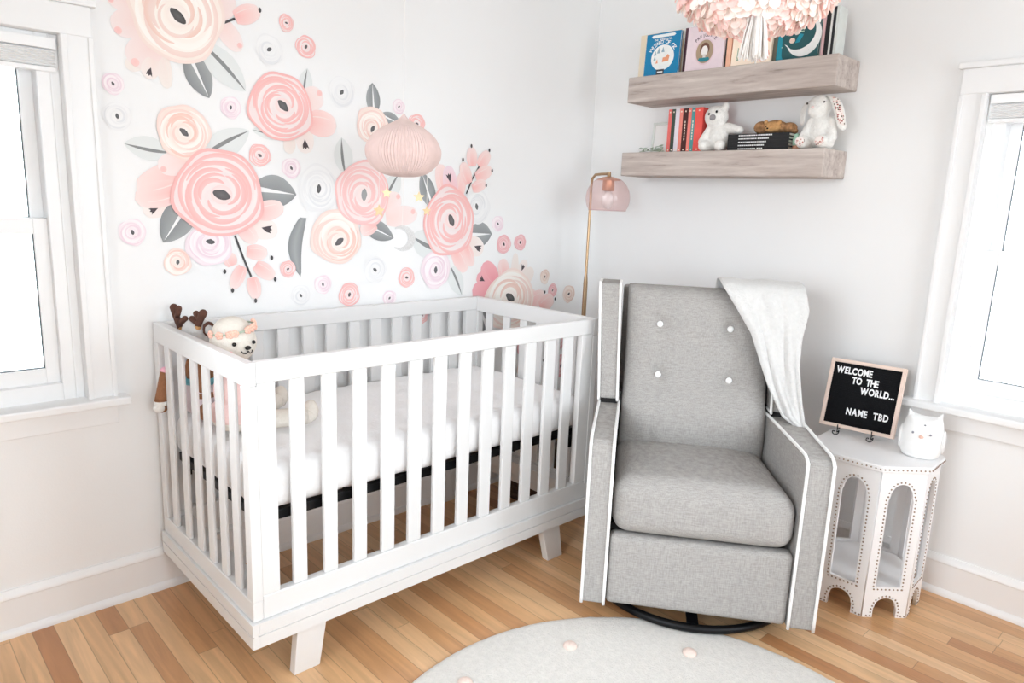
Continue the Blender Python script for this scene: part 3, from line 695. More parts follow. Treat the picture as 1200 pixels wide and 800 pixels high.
for xx in (xa + .01, xb - .03):
    for yy in (ya + .004, yb - .024):
        MB().box((xx, yy, zs0 - .05), (xx + .02, yy + .02, zs0), A).build('bracket', M['steel_black'], sf)

# mattress: soft rounded box with quilted ripples
def soft_box(name, lo, hi, rad, m, parent=None, crown=0.0, ripple=None, nx=40, ny=24, nz=6, p=5.0):
    x0, y0, z0 = lo; x1, y1, z1 = hi
    b = bmesh.new()
    def grid(f, nu, nv):
        V = [[b.verts.new(f(i / nu, j / nv)) for j in range(nv + 1)] for i in range(nu + 1)]
        for i in range(nu):
            for j in range(nv): b.faces.new([V[i][j], V[i + 1][j], V[i + 1][j + 1], V[i][j + 1]])
    hx, hy, hz = (x1 - x0) / 2, (y1 - y0) / 2, (z1 - z0) / 2
    c = Vector(((x0 + x1) / 2, (y0 + y1) / 2, (z0 + z1) / 2))
    for ax in range(3):
        for s in (-1, 1):
            def fn(u, v, ax=ax, s=s):
                q = [0, 0, 0]; o = [k for k in range(3) if k != ax]
                q[ax] = s; q[o[0]] = 2 * u - 1; q[o[1]] = 2 * v - 1
                return Vector((q[0] * hx, q[1] * hy, q[2] * hz))
            n = (nx, ny, nz); o = [k for k in range(3) if k != ax]
            grid(fn, n[o[0]], n[o[1]])
    bmesh.ops.remove_doubles(b, verts=b.verts, dist=1e-5)
    H = Vector((hx, hy, hz))
    for v in b.verts:
        q = v.co.copy()
        core = Vector([max(-(H[i] - rad), min(H[i] - rad, q[i])) for i in range(3)])
        d = q - core
        if d.length > 1e-9: q = core + d.normalized() * min(rad, d.length if max(abs(d[i]) for i in range(3)) < rad * .999 else rad)
        if crown:
            fx = 1 - (q[0] / hx) ** 4; fy = 1 - (q[1] / hy) ** 4
            if q[2] > 0: q[2] += crown * max(fx, 0) * max(fy, 0)
        if ripple: q += ripple(q + c, H)
        v.co = q + c
    bmesh.ops.recalc_face_normals(b, faces=b.faces[:])
    me = D.meshes.new(name); b.to_mesh(me); b.free(); me.materials.append(m); me.shade_smooth()
    o = D.objects.new(name, me); COL.objects.link(o)
    if parent: o.parent = parent
    return o
def mrip(q, H):
    k = math.sin(q.x * 2 * PI / .05) * math.sin(q.y * 2 * PI / .05) * .0012
    w = noise.noise(q * 9) * .006
    return Vector((0, w * .5, w + k))
mt = soft_box('mattress', (XL + .036, YF + .036, .4955), (XR - .040, YB - .036, .625), .035, M['mattress'], None, .014, mrip, nx=90, ny=46, nz=8)
set_tag(mt, 'white quilted crib mattress lying inside the crib', 'mattress')

# ------------------------------------------------------------------ recliner chair
ang = math.radians(-53.4)
e = Vector((math.cos(ang), math.sin(ang), 0)); dd = Vector((-math.sin(ang), math.cos(ang), 0))
CH0 = Vector((-1.166, -1.066, 0)) + e * .362 + dd * .34
chair = empty('recliner_chair', CH0, (0, 0, ang))
set_tag(chair, 'grey linen wingback recliner with white piping and four white buttons, beside the crib', 'armchair')
OX, OY = -.362, -.34
def L(s, d, z): return (s + OX, d + OY, z)
LN = M['linen']; PP = M['piping']
def arm(s0, s1, ta=0.0, tb=0.0):
    prof = [(0.0, .073), (-.002, .35), (0.0, .590), (.006, .612), (.02, .624), (.05, .630), (.40, .634), (.66, .632), (.675, .60), (.67, .09), (.66, .073)]
    b = MB()
    b.prism([(d + OY, z) for d, z in prof], (s0 + OX, s1 + OX), axis='x')
    sm = (s0 + s1) / 2 + OX
    for v in b.bm.verts: v.co.x += (ta if v.co.x < sm else tb) * max(0, v.co.y - OY)
    a = b.build('arm', LN, chair, smooth=0.5, bevel=.006, seg=3)
    for s in (s0 + .002, s1 - .002):
        pts = [L(s + (ta if s < (s0 + s1) / 2 else tb) * max(0, d), d, z) for d, z in [(-.003, .072), (-.005, .35), (-.003, .592), (.003, .615), (.019, .628), (.05, .634), (.20, .636), (.40, .638), (.66, .635)]]
        MB().tube(cr(pts, 5), .0052, 8).build('piping', PP, a, smooth=4)
    return a
arm(.0, .076); arm(.645, .724, -.115, -.05)
# front footrest panel
def fpan(q, H): return Vector((0, noise.noise(q * 5) * .003, noise.noise(q * 6 + Vector((4, 0, 0))) * .002))
o = soft_box('footrest_panel', L(.079, .002, .075), L(.642, .06, .316), .016, LN, chair, 0, fpan, 30, 4, 14)
# seat cushion: crowned, bulging forward
def srip(q, H):
    u = (q.x - (.3605 + OX)) / .283; v = (q.z - .41) / .1
    fr = max(0, 1 - (q.y - OY) / .10)
    top = max(0, v) ** 2
    return Vector((0, -fr * .012 * (1 - min(1, u * u)) * (1 - min(1, v * v * .8)), top * .022 * (1 - min(1, abs(u)) ** 2.5) * (1 - max(0, (q.y - OY) - .30) * 1.2) - .010 * max(0, u) ** 3 * (1 if v > 0 else 0))) + Vector((-.10 * max(0, q.y - OY) * max(0, min(1, (q.x - OX) / .6)), 0, noise.noise(q * 5) * .003))
o = soft_box('seat_cushion', L(.080, -.004, .320), L(.642, .50, .500), .055, LN, chair, .0, srip, 36, 30, 14)
# body below the seat
MB().box(L(.078, .06, .090), L(.59, .64, .33)).build('frame', M['dark_fabric_gap_shade'], chair)
# back cushion: bulged grid with button dents
BT = [(.202, .926), (.452, .924), (.207, .746), (.458, .744)]
def back_cushion():
    s0, s1, z0, z1 = .078, .598, .44, 1.058
    nu, nv = 60, 64
    b = bmesh.new(); F = []; B = []
    for j in range(nv + 1):
        v = j / nv; z = z0 + (z1 - z0) * v
        rf, rb = [], []
        for i in range(nu + 1):
            u = i / nu
            sc = s0 + (s1 - s0) * u
            s = sc + (.5 - u) * .012 * math.sin(PI * v)
            eu = 1 - abs(2 * u - 1) ** 6; ev = 1 - abs(2 * v - 1) ** 7
            lean = .42 + .10 * ((z - .5) / .55) - .05 * math.exp(-((z - .60) / .12) ** 2)
            dep = lean + .035 - .055 * (max(eu, 0) ** .5) * (max(ev, 0) ** .5)
            for bs, bz in BT:
                rr = math.hypot(s - bs, z - bz)
                dep += .022 * math.exp(-(rr / .03) ** 2) + .006 * math.exp(-(rr / .075) ** 2)
            for ws in (.20, .30, .41):
                dep += .004 * math.exp(-((s - ws - .012 * math.sin(z * 31)) / .010) ** 2) * math.exp(-((z - .53) / .07) ** 2)
            dep += noise.noise(Vector((s * 7, z * 7, 0))) * .004
            rf.append(b.verts.new(L(s, dep, z)))
            rb.append(b.verts.new(L(s, lean + .10, z)))
        F.append(rf); B.append(rb)
    for j in range(nv):
        for i in range(nu):
            b.faces.new([F[j][i], F[j][i + 1], F[j + 1][i + 1], F[j + 1][i]])
            b.faces.new([B[j][i], B[j + 1][i], B[j + 1][i + 1], B[j][i + 1]])
        for R_, i in ((0, 0), (1, nu)):
            b.faces.new([F[j][i], F[j + 1][i], B[j + 1][i], B[j][i]])
    for i in range(nu):
        b.faces.new([F[nv][i], F[nv][i + 1], B[nv][i + 1], B[nv][i]])
        b.faces.new([F[0][i], B[0][i], B[0][i + 1], F[0][i + 1]])
    bmesh.ops.recalc_face_normals(b, faces=b.faces[:])
    me = D.meshes.new('back_cushion'); b.to_mesh(me); b.free(); me.materials.append(LN); me.shade_smooth()
    o = D.objects.new('back_cushion', me); COL.objects.link(o); o.parent = chair
    bv = o.modifiers.new('round', 'BEVEL'); bv.width = .012; bv.segments = 3; bv.limit_method = 'ANGLE'; bv.angle_limit = 0.9
    for bs, bz in BT:
        lean = .42 + .10 * ((bz - .5) / .55) - .05 * math.exp(-((bz - .60) / .12) ** 2)
        dp = lean + .035 - .055 + .020
        bt = MB().ell(L(bs, dp, bz), (.0115, .007, .0115), sub=3).build('button', M['button'], o, smooth=4)
back_cushion()
def wing(sA0, sA1, sB0, sB1):
    z0, z1 = .652, 1.066
    d0, d1 = .405, .505
    dp = .16
    P = [L(sA0, d0, z0), L(sA1, d0, z0), L(sA1, d0 + dp, z0), L(sA0, d0 + dp, z0), L(sB0, d1, z1), L(sB1, d1, z1), L(sB1, d1 + dp - .02, z1), L(sB0, d1 + dp - .02, z1)]
    w = MB().hexa(P).build('wing', LN, chair, bevel=.010, seg=3)
    for a, b_ in ((sA0, sB0), (sA1, sB1)):
        k = .002 if a == sA0 else -.002
        pts = [L(a + k, d0 + .08, z0 - .001), L(a + k, d0 + .002, z0 + .002), L(a + k, d0 - .003, z0 + .02), L((a + b_) / 2 + k, (d0 + d1) / 2 - .003, (z0 + z1) / 2), L(b_ + k, d1 - .003, z1 - .02), L(b_ + k, d1 + .003, z1), L(b_ + k, d1 + .08, z1 + .002)]
        MB().tube(cr(pts, 6), .0052, 8).build('piping', PP, w, smooth=4)
wing(-.003, .068, -.026, .052)
wing(.602, .674, .606, .682)
MB().hexa([L(.07, .55, .30), L(.60, .55, .30), L(.60, .60, .30), L(.07, .60, .30), L(.06, .60, 1.05), L(.60, .60, 1.05), L(.60, .66, 1.05), L(.06, .66, 1.05)]).build('back_panel', LN, chair, bevel=.012, seg=3)
# dark strip standing in for the shade in the gap between wing and arm
for s0, s1 in ((.006, .066), (.608, .668)):
    MB().box(L(s0, .42, .632), L(s1, .55, .66)).build('gap_shade', M['dark_fabric_gap_shade'], chair)
# swivel base
b = MB(); n = 64
b.tube([L(.362 + .345 * math.cos(2 * PI * k / n), .345 + .345 * math.sin(2 * PI * k / n), 0.0295) for k in range(n)], .0135, 10, closed=True)
br = b.build('base_ring', M['steel_black'], chair, smooth=4); br['label'] = 'black steel swivel ring'
b = MB()
for k in range(2):
    a = PI / 2 * k + PI / 2
    v = Vector((math.cos(a), math.sin(a), 0)) * .335; c0 = Vector(L(.362, .345, .036))
    p = Vector((-v.y, v.x, 0)).normalized() * .018
    b.hexa([c0 - v - p + Vector((0, 0, -.006)), c0 + v - p + Vector((0, 0, -.006)), c0 + v + p + Vector((0, 0, -.006)), c0 - v + p + Vector((0, 0, -.006)),
            c0 - v - p + Vector((0, 0, .006)), c0 + v - p + Vector((0, 0, .006)), c0 + v + p + Vector((0, 0, .006)), c0 - v + p + Vector((0, 0, .006))])
b.build('base_bar', M['steel_black'], br)
MB().lathe([(.03, .03), (.03, .095)], 20, Matrix.Translation(L(.362, .345, 0))).build('swivel_post', M['steel_black'], br, smooth=0.6)

# throw blanket over the right wing
def throw():
    nu, nv = 34, 70
    b = bmesh.new(); V = []
    Lc = [(0, .412, 1.076), (.13, .458, 1.010), (.32, .513, .927), (.66, .575, .760), (.88, .632, .660), (1, .676, .632)]
    Rc = [(0, .690, 1.078), (.13, .703, 1.010), (.32, .686, .924), (.55, .680, .824), (.80, .692, .705), (1, .705, .628)]
    def at(T, t):
        for a, c in zip(T, T[1:]):
            if t <= c[0]:
                k = (t - a[0]) / (c[0] - a[0]); k = k * k * (3 - 2 * k) * .5 + k * .5
                return a[1] + (c[1] - a[1]) * k, a[2] + (c[2] - a[2]) * k
        return T[-1][1:]
    for j in range(nv + 1):
        t = j / nv; row = []
        for i in range(nu + 1):
            u = i / nu
            if t < .28:                       # behind the back, then over the top
                k = t / .28
                if k < .55:
                    q = k / .55; z = .80 + (1.085 - .80) * q; d = .700 - .02 * q
                else:
                    q = (k - .55) / .45; z = 1.085 + .010 * math.sin(PI * q); d = .68 - .20 * q
                s = .405 + (.692 - .405) * u
                fold = .006 * math.sin(u * 13)
                row.append(b.verts.new(L(s, d + (fold if k < .55 else 0), z + (fold * .4 if k >= .55 else 0))))
            else:
                q = (t - .28) / .72
                (sl, zl), (sr, zr) = at(Lc, q), at(Rc, q)
                s = sl + (sr - sl) * u; z = zl + (zr - zl) * u
                lean = .42 + .10 * ((z - .5) / .55)
                front = min(lean - .040, .405 + .1 * (z - .652) / .414 - .022)
                f = math.sin(u * 9 + q * 2.2) * .016 * (.35 + q) + math.sin(u * 21 - q * 3) * .005
                d = front - .012 - abs(f) - .02 * q
                if q < .06: d = d + (.48 - d) * (1 - q / .06) ** 2
                row.append(b.verts.new(L(s, d, z)))
        V.append(row)
    for j in range(nv):
        for i in range(nu): b.faces.new([V[j][i], V[j][i + 1], V[j + 1][i + 1], V[j + 1][i]])
    bmesh.ops.recalc_face_normals(b, faces=b.faces[:])
    me = D.meshes.new('throw_blanket'); b.to_mesh(me); b.free(); me.materials.append(M['throw']); me.shade_smooth()
    o = D.objects.new('throw_blanket', me); COL.objects.link(o)
    o.location = chair.location; o.rotation_euler = chair.rotation_euler
    so = o.modifiers.new('thick', 'SOLIDIFY'); so.thickness = .010; so.offset = 0
    ss = o.modifiers.new('sub', 'SUBSURF'); ss.levels = 1; ss.render_levels = 1
    set_tag(o, 'white fuzzy throw blanket draped over the right wing of the recliner', 'blanket')
throw()

# ------------------------------------------------------------------ rug
def rug():
    b = bmesh.new(); n = 220; R0 = .739
    top = []; rings = [(0, .014), (.3, .0145), (.6, .0142), (.715, .0138), (.732, .011), (.739, .005), (.737, .001)]
    prev = None
    c = b.verts.new((0, 0, .0142))
    for r, z in rings[1:]:
        ring = []
        for k in range(n):
            a = 2 * PI * k / n
            w = 1 + (.004 * noise.noise(Vector((math.cos(a) * 30, math.sin(a) * 30, 0))) if r > .7 else 0)
            ring.append(b.verts.new((r * w * math.cos(a), r * w * math.sin(a), z + (.0015 * noise.noise(Vector((math.cos(a) * r * 12, math.sin(a) * r * 12, 3))) if z > .01 else 0))))
        for k in range(n):
            j = (k + 1) % n
            if prev is None: b.faces.new([c, ring[k], ring[j]])
            else: b.faces.new([prev[k], ring[k], ring[j], prev[j]])
        prev = ring
    b.faces.new(list(reversed(prev)))
    bmesh.ops.recalc_face_normals(b, faces=b.faces[:])
    me = D.meshes.new('rug'); b.to_mesh(me); b.free(); me.materials.append(M['rug']); me.shade_smooth()
    o = D.objects.new('rug', me); COL.objects.link(o); o.location = (-1.564, -1.679, 0)
    set_tag(o, 'round cream rug with blush pompoms on the floor before the recliner', 'rug')
    for px, py in [(-1.307, -1.152), (-1.051, -1.412), (-1.661, -1.075), (-1.42, -1.40), (-1.75, -1.34), (-1.98, -1.22), (-1.12, -1.70), (-1.45, -1.68), (-1.80, -1.62), (-1.25, -1.98), (-1.60, -1.98), (-1.95, -1.85)]:
        MB().sphere_uv((px + 1.564, py + 1.679, .016), (.022, .022, .012), 16).build('pompom', M['pom'], o, smooth=4)
rug()
# ------------------------------------------------------------------ octagonal side table
TC = Vector((-.216, -1.588, 0)); TH = .546
table = empty('side_table', TC, (0, 0, math.radians(24.5)))
set_tag(table, 'white octagonal side table with arched openings and bronze nailheads, right of the recliner', 'table')
def octo(R): return [(R * math.cos(PI / 4 * k), R * math.sin(PI / 4 * k)) for k in range(8)]
MB().prism(octo(.210), (TH - .022, TH), axis='z').build('table_top', M['table'], table, bevel=.003)
Rb = .194; fw = 2 * Rb * math.sin(PI / 8); ap = Rb * math.cos(PI / 8)
def curve_plate(outline, holes, thick):
    cu = D.curves.new('tmp', 'CURVE'); cu.dimensions = '2D'; cu.fill_mode = 'BOTH'; cu.extrude = thick / 2
    for pts in [outline] + holes:
        sp = cu.splines.new('POLY'); sp.points.add(len(pts) - 1)
        for p, q in zip(sp.points, pts): p.co = (q[0], q[1], 0, 1)
        sp.use_cyclic_u = True
    ob = D.objects.new('tmp', cu); COL.objects.link(ob)
    bpy.context.view_layer.update()
    me = D.meshes.new_from_object(ob.evaluated_get(bpy.context.evaluated_depsgraph_get()))
    D.objects.remove(ob); D.curves.remove(cu)
    return me
hw = fw / 2
def arc(xh, zc, rz, n=14, shoulder=.0):
    return [(xh * math.cos(PI * k / n), zc + rz * math.sin(PI * k / n)) for k in range(n + 1)]
zt = TH - .022
fa = .040            # foot arch half width
foot = [(fa, 0)] + [(fa, .034)] + [(fa * .93 * math.cos(PI * k / 12), .038 + .034 * math.sin(PI * k / 12)) for k in range(13)] + [(-fa, .034), (-fa, 0)]
outline = [(hw, 0), (hw, zt), (-hw, zt), (-hw, 0)] + list(reversed(foot))
ua = .042
upper = [(ua, .112), (ua, .425)] + [(ua * .90 * math.cos(PI * k / 14), .434 + .048 * math.sin(PI * k / 14)) for k in range(15)] + [(-ua, .425), (-ua, .112)]
plate = curve_plate(outline, [upper], .012)
plate.materials.append(M['table'])
def nails():
    b = MB()
    def run(pts, step=.0135):
        acc = 0; last = None
        for p, q in zip(pts, pts[1:]):
            p, q = Vector(p), Vector(q); Ln = (q - p).length; t = acc
            while t < Ln:
                c = p.lerp(q, t / Ln); b.ell((c.x, c.y, .0065), (.0034, .0034, .0022), sub=1); t += step
            acc = t - Ln
    off = .0075
    run([(ua + off, .104), (ua + off, .428)] + [((ua * .90 + off) * math.cos(PI * k / 14), .434 + (.048 + off) * math.sin(PI * k / 14)) for k in range(15)] + [(-ua - off, .428), (-ua - off, .104), (ua + off, .104)])
    run([(hw - .004, .006), (fa + off, .006), (fa + off, .036)] + [((fa * .93 + off) * math.cos(PI * k / 12), .038 + (.034 + off) * math.sin(PI * k / 12)) for k in range(13)] + [(-fa - off, .036), (-fa - off, .006), (-hw + .004, .006)], .0125)
    bmesh.ops.recalc_face_normals(b.bm, faces=b.bm.faces[:])
    me = D.meshes.new('nailheads'); b.bm.to_mesh(me); b.bm.free(); me.materials.append(M['nail']); me.shade_smooth()
    return me
nail_me = nails()
for k in range(8):
    a = PI / 4 * k + PI / 8
    o = D.objects.new('panel', plate); COL.objects.link(o); o.parent = table
    o.matrix_local = Matrix.Rotation(a, 4, 'Z') @ Matrix.Translation((ap, 0, 0)) @ Matrix(((0, 0, 1, 0), (1, 0, 0, 0), (0, 1, 0, 0), (0, 0, 0, 1)))
    q = D.objects.new('nailheads', nail_me); COL.objects.link(q); q.parent = o; q['label'] = 'bronze nailhead trim'
b = MB()
for k in range(8):
    p, q = Vector(octo(.2112)[k]), Vector(octo(.2112)[(k + 1) % 8])
    for i in range(11):
        c = p.lerp(q, (i + .5) / 11); b.ell((c.x, c.y, TH - .011), .0030, sub=1)
b.build('nailheads', M['nail'], [o for o in table.children if o.name.startswith('table_top')][0], smooth=4)
MB().prism(octo(Rb - .016), (.092, .104), axis='z').build('shelf', M['table'], table)

# ------------------------------------------------------------------ letter board and easel
by = math.radians(-83.2); lean = -.255
board = empty('letter_board', (-.173, -1.4905, .571), (lean, 0, by))
set_tag(board, 'black felt letter board with pale wooden frame and white letters on the side table', 'letter board')
W2, HB, fwid = .1275, .254, .013
b = MB()
for s in (-1, 1):
    a, c = sorted((s * W2, s * (W2 - fwid))); b.box((a, -.006, 0), (c, .016, HB))
b.box((-W2 + fwid, -.006, 0), (W2 - fwid, .016, fwid)); b.box((-W2 + fwid, -.006, HB - fwid), (W2 - fwid, .016, HB))
b.build('frame', M['board_frame'], board, bevel=.0015)
b = MB(); iw, ih = W2 - fwid, HB - 2 * fwid
b.box((-iw, .004, fwid), (iw, .014, HB - fwid))
n = 34
for i in range(n):
    za = fwid + ih * i / n; b.box((-iw, .0005, za + .0012), (iw, .004, za + ih / n - .0012))
b.build('felt_panel', M['felt'], board)
def glyph(ch, size, ext, bold=0.0):
    cu = D.curves.new('g', 'FONT'); cu.body = ch; cu.size = size; cu.extrude = ext; cu.offset = bold; cu.resolution_u = 3
    ob = D.objects.new('g', cu); COL.objects.link(ob); bpy.context.view_layer.update()
    me = D.meshes.new_from_object(ob.evaluated_get(bpy.context.evaluated_depsgraph_get()))
    D.objects.remove(ob); D.curves.remove(cu)
    return me
TEXT_M = Matrix(((1, 0, 0, 0), (0, 0, -1, 0), (0, 1, 0, 0), (0, 0, 0, 1)))    # glyph XY -> local XZ facing -Y
def squeeze(me, k):
    for v in me.vertices: v.co.x *= k
    return me
def letter_row(txt, x0, x1, zc, size):
    ms = [(ch, squeeze(glyph(ch, size, .0008, size * .035), .69) if ch != ' ' else None) for ch in txt]
    ws = []
    for ch, me in ms:
        if me is None: ws.append((0, size * .42)); continue
        xs = [v.co.x for v in me.vertices]; ws.append((min(xs), max(xs) - min(xs)))
    gap = ((x1 - x0) - sum(w for _, w in ws)) / max(1, len(ws) - 1)
    x = x0
    for (ch, me), (mn, w) in zip(ms, ws):
        if me is not None:
            me.materials.append(M['letter'])
            o = D.objects.new('letter', me); COL.objects.link(o); o.parent = board
            o.matrix_local = Matrix.Translation((x - mn, -.0005, zc - size * .35)) @ TEXT_M
        x += w + gap
zz = lambda fr: HB - fwid - ih * fr
xx = lambda fr: -iw + 2 * iw * fr
letter_row('WELCOME', xx(.045), xx(.585), zz(.115), .0345)
letter_row('TO THE', xx(.305), xx(.70), zz(.26), .0345)
letter_row('WORLD...', xx(.455), xx(.955), zz(.405), .0345)
letter_row('NAME TBD', xx(.31), xx(.93), zz(.765), .0345)
easel = empty('easel', (-.173, -1.4905, TH), (0, 0, by))
set_tag(easel, 'small black wire easel with curled feet holding the letter board', 'easel')
b = MB()
for s in (-1, 1):
    x = s * .058
    b.tube(cr([(x * .35, .088, .24), (x * .7, .050, .12), (x, .026, .028), (x, .012, .0205), (x, -.012, .0205), (x, -.0155, .026), (x, -.0165, .040)], 6), .0019, 6)
    sp = [(x, .004, .0205), (x, -.014, .019), (x + .002, -.022, .012)] + [(x - .004 + (.0135 - .0014 * k) * math.cos(.4 - k * .8), -.024 - .0022 * k, .0150 + (.0135 - .0014 * k) * math.sin(.4 - k * .8)) for k in range(8)]
    b.tube(cr(sp, 4), .0018, 6)
b.build('front_wire', M['wire'], easel, smooth=4)
b = MB(); b.tube(cr([(0, .092, .235), (0, .115, .12), (0, .135, .002)], 5), .0019, 6)
b.tube([(-.041, .050, .12), (0, .046, .125), (.041, .050, .12)], .0018, 6)
b.build('back_leg', M['wire'], easel, smooth=4)

# ------------------------------------------------------------------ owl figurine
owl = empty('owl_figurine', (-.190, -1.714, TH), (0, 0, math.radians(-78)))
set_tag(owl, 'white ceramic owl figurine at the right edge of the side table', 'figurine')
b = bmesh.new(); nu, nv = 48, 36; Vv = []
for j in range(nv + 1):
    t = j / nv; row = []
    for i in range(nu):
        a = 2 * PI * i / nu; ca, sa = math.cos(a), math.sin(a)
        zz_ = t
        r = (.046 + .020 * math.sin(min(1, t / .95) * PI * .85 + .25)) if t < .93 else .0
        prof = [(0, .046), (.04, .054), (.15, .062), (.4, .066), (.65, .063), (.85, .056), (.94, .048), (1.0, .0)]
        for (a0, r0), (a1, r1) in zip(prof, prof[1:]):
            if a0 <= t <= a1: r = r0 + (r1 - r0) * (t - a0) / (a1 - a0)
        p = 2.5
        q = (abs(ca) ** p + abs(sa) ** p) ** (-1 / p)
        z = .142 * t
        X = r * q * ca; Y = r * .86 * q * sa
        if t > .8: z += .016 * (t - .8) / .2 * min(1, abs(X) / .04) ** 2 * (1 if t < 1 else 0)
        row.append(b.verts.new((X, Y, z)))
    Vv.append(row)
for j in range(nv):
    for i in range(nu): b.faces.new([Vv[j][i], Vv[j][(i + 1) % nu], Vv[j + 1][(i + 1) % nu], Vv[j + 1][i]])
b.faces.new(list(reversed(Vv[0])))
bmesh.ops.remove_doubles(b, verts=b.verts, dist=1e-4)
bmesh.ops.recalc_face_normals(b, faces=b.faces[:])
me = D.meshes.new('body'); b.to_mesh(me); b.free(); me.materials.append(M['ceramic']); me.shade_smooth()
o = D.objects.new('body', me); COL.objects.link(o); o.parent = owl
ss = o.modifiers.new('sub', 'SUBSURF'); ss.levels = 1; ss.render_levels = 1
for s in (-1, 1):
    MB().ell((s * .026, -.0565, .093), (.004, .003, .004)).build('eye', M['greydot'], owl, smooth=4)
    MB().ell((s * .064, -.004, .062), (.007, .032, .042)).build('wing', M['ceramic'], owl, smooth=4)
    MB().prism([(s * .052, .128), (s * .024, .136), (s * .050, .160)], (-.014, .008), axis='y').build('ear', M['ceramic'], owl, bevel=.004, seg=3)
MB().ell((0, -.058, .082), (.0075, .007, .0055)).build('beak', M['beak'], owl, smooth=4)
MB().ell((0.006, -.050, .122), (.0032, .003, .0025)).build('forehead_dot', M['greydot'], owl, smooth=4)

# ------------------------------------------------------------------ floor lamp in the corner
LX, LY = -.244, -.217
lamp = empty('floor_lamp', (LX, LY, 0))
set_tag(lamp, 'slim brass floor lamp with pink glass globe in the room corner', 'floor lamp')
MB().lathe([(.125, 0), (.125, .014), (.118, .02), (.014, .024), (.012, .04)], 40).build('base', M['brass'], lamp, smooth=0.6)
pts = [(0, 0, .03), (0, 0, .98), (0, 0, 1.02), (0, 0, 1.42), (0, -.004, 1.462), (0, -.022, 1.480), (0, -.06, 1.483), (0, -.105, 1.4835)]
MB().tube(pts, [.0105, .0105, .0065, .006, .006, .006, .006, .006], 12).build('pole', M['brass'], lamp, smooth=0.8)
sc_ = Matrix.Translation((0, -.102, 0))
fit = MB().lathe([(.008, 1.4925), (.009, 1.472), (.012, 1.468)], 16, sc_).build('finial', M['brass'], lamp, smooth=0.8)
cap = MB().lathe([(.010, 1.472), (.030, 1.468), (.052, 1.4585), (.053, 1.455), (.030, 1.462), (.012, 1.464)], 32, sc_).build('shade_cap', M['copper'], lamp, smooth=0.8)
MB().lathe([(.026, 1.462), (.028, 1.415), (.024, 1.408), (.012, 1.406)], 24, sc_).build('socket', M['copper'], lamp, smooth=0.6)
MB().lathe([(.012, 1.408), (.02, 1.392), (.028, 1.365), (.022, 1.338), (.004, 1.328)], 20, sc_).build('bulb', M['ceramic'], lamp, smooth=4)
prof = []
for k in range(25):
    a = math.radians(60) + (math.radians(-33) - math.radians(60)) * k / 24
    prof.append((.100 * math.cos(a), 1.376 + .100 * math.sin(a)))
MB().lathe(prof, 48, sc_, cap=False).build('lamp_shade', M['pinkglass'], lamp, smooth=4)
MB().tube([(.0845 * math.cos(2 * PI * k / 48), -.102 + .0845 * math.sin(2 * PI * k / 48), 1.3215) for k in range(48)], .0016, 6, closed=True).build('shade_rim', M['pinkglass'], [c for c in lamp.children if c.name.startswith('lamp_shade')][0], smooth=4)

# ------------------------------------------------------------------ paper cloud mobile over the crib
mob = empty('mobile', (-1.452, -.449, 1.41))
set_tag(mob, 'blush honeycomb paper mobile with gold stars and silver moon hanging above the crib', 'mobile')
b = bmesh.new(); n = 144; rows = []
prof = [(.003, .198), (.010, .187), (.022, .177), (.045, .165), (.072, .150), (.096, .130), (.113, .105), (.120, .080), (.116, .056), (.100, .032), (.076, .013), (.046, .003), (.020, .0), (.004, .001)]
prof = [tuple(p) for p in cr([(a, c, 0) for a, c in prof], 5)]
for q in prof:
    r, z = q[0], q[1]; row = []
    for k in range(n):
        a = 2 * PI * k / n
        w = 1 + (.020 if k % 2 else -.020) * min(1, r / .05) + .012 * noise.noise(Vector((math.cos(a) * 6, math.sin(a) * 6, z * 50)))
        row.append(b.verts.new((r * w * math.cos(a), r * w * math.sin(a), z)))
    rows.append(row)
for a, c in zip(rows, rows[1:]):
    for k in range(n): b.faces.new([a[k], a[(k + 1) % n], c[(k + 1) % n], c[k]])
b.faces.new(rows[0]); b.faces.new(list(reversed(rows[-1])))
bmesh.ops.recalc_face_normals(b, faces=b.faces[:])
me = D.meshes.new('honeycomb_puff'); b.to_mesh(me); b.free(); me.materials.append(M['honeycomb'])
o = D.objects.new('honeycomb_puff', me); COL.objects.link(o); o.parent = mob
MB().tube([(0, 0, .19), (0, 0, RZ - 1.41)], .0009, 5).build('string', M['string'], mob)
view = math.atan2(.837, -.545)
st = [(-.043, .030, -.053, .011, 'star'), (-.063, .044, -.111, .0135, 'star'), (.043, -.029, -.062, .012, 'star'), (.064, -.044, -.106, .0105, 'star')]
for x, y, z, r, nm in st:
    k0 = min(.95, math.hypot(x, y) / .115)
    MB().tube([(x, y, z), (x, y, .045)], .0007, 4).build('string', M['string'], mob)
    poly = [((r * 1.6 if k % 2 == 0 else r * .75) * math.sin(PI * k / 5), (r * 1.6 if k % 2 == 0 else r * .75) * math.cos(PI * k / 5)) for k in range(10)]
    MB().prism(poly, (-.001, .001), axis='y').build(nm, M['gold'], mob, loc=(x, y, z), rot=(0, 0, math.radians(-45 + rng.uniform(-25, 25))))
MB().tube([(0, 0, -.165), (0, 0, .005)], .0007, 4).build('string', M['string'], mob)
R1 = .042
poly = [(R1 * math.cos(math.radians(a)), R1 * math.sin(math.radians(a))) for a in range(-130, 131, 8)] 
poly += [(-.014 + .031 * math.cos(math.radians(a)), .031 * math.sin(math.radians(a))) for a in range(112, -113, -8)]
poly = [(-x, z) if False else (x, z) for x, z in poly]
MB().prism(poly, (-.0015, .0015), axis='y').build('moon', M['silver'], mob, loc=(0, 0, -.198), rot=(0, 0, math.radians(-40)))

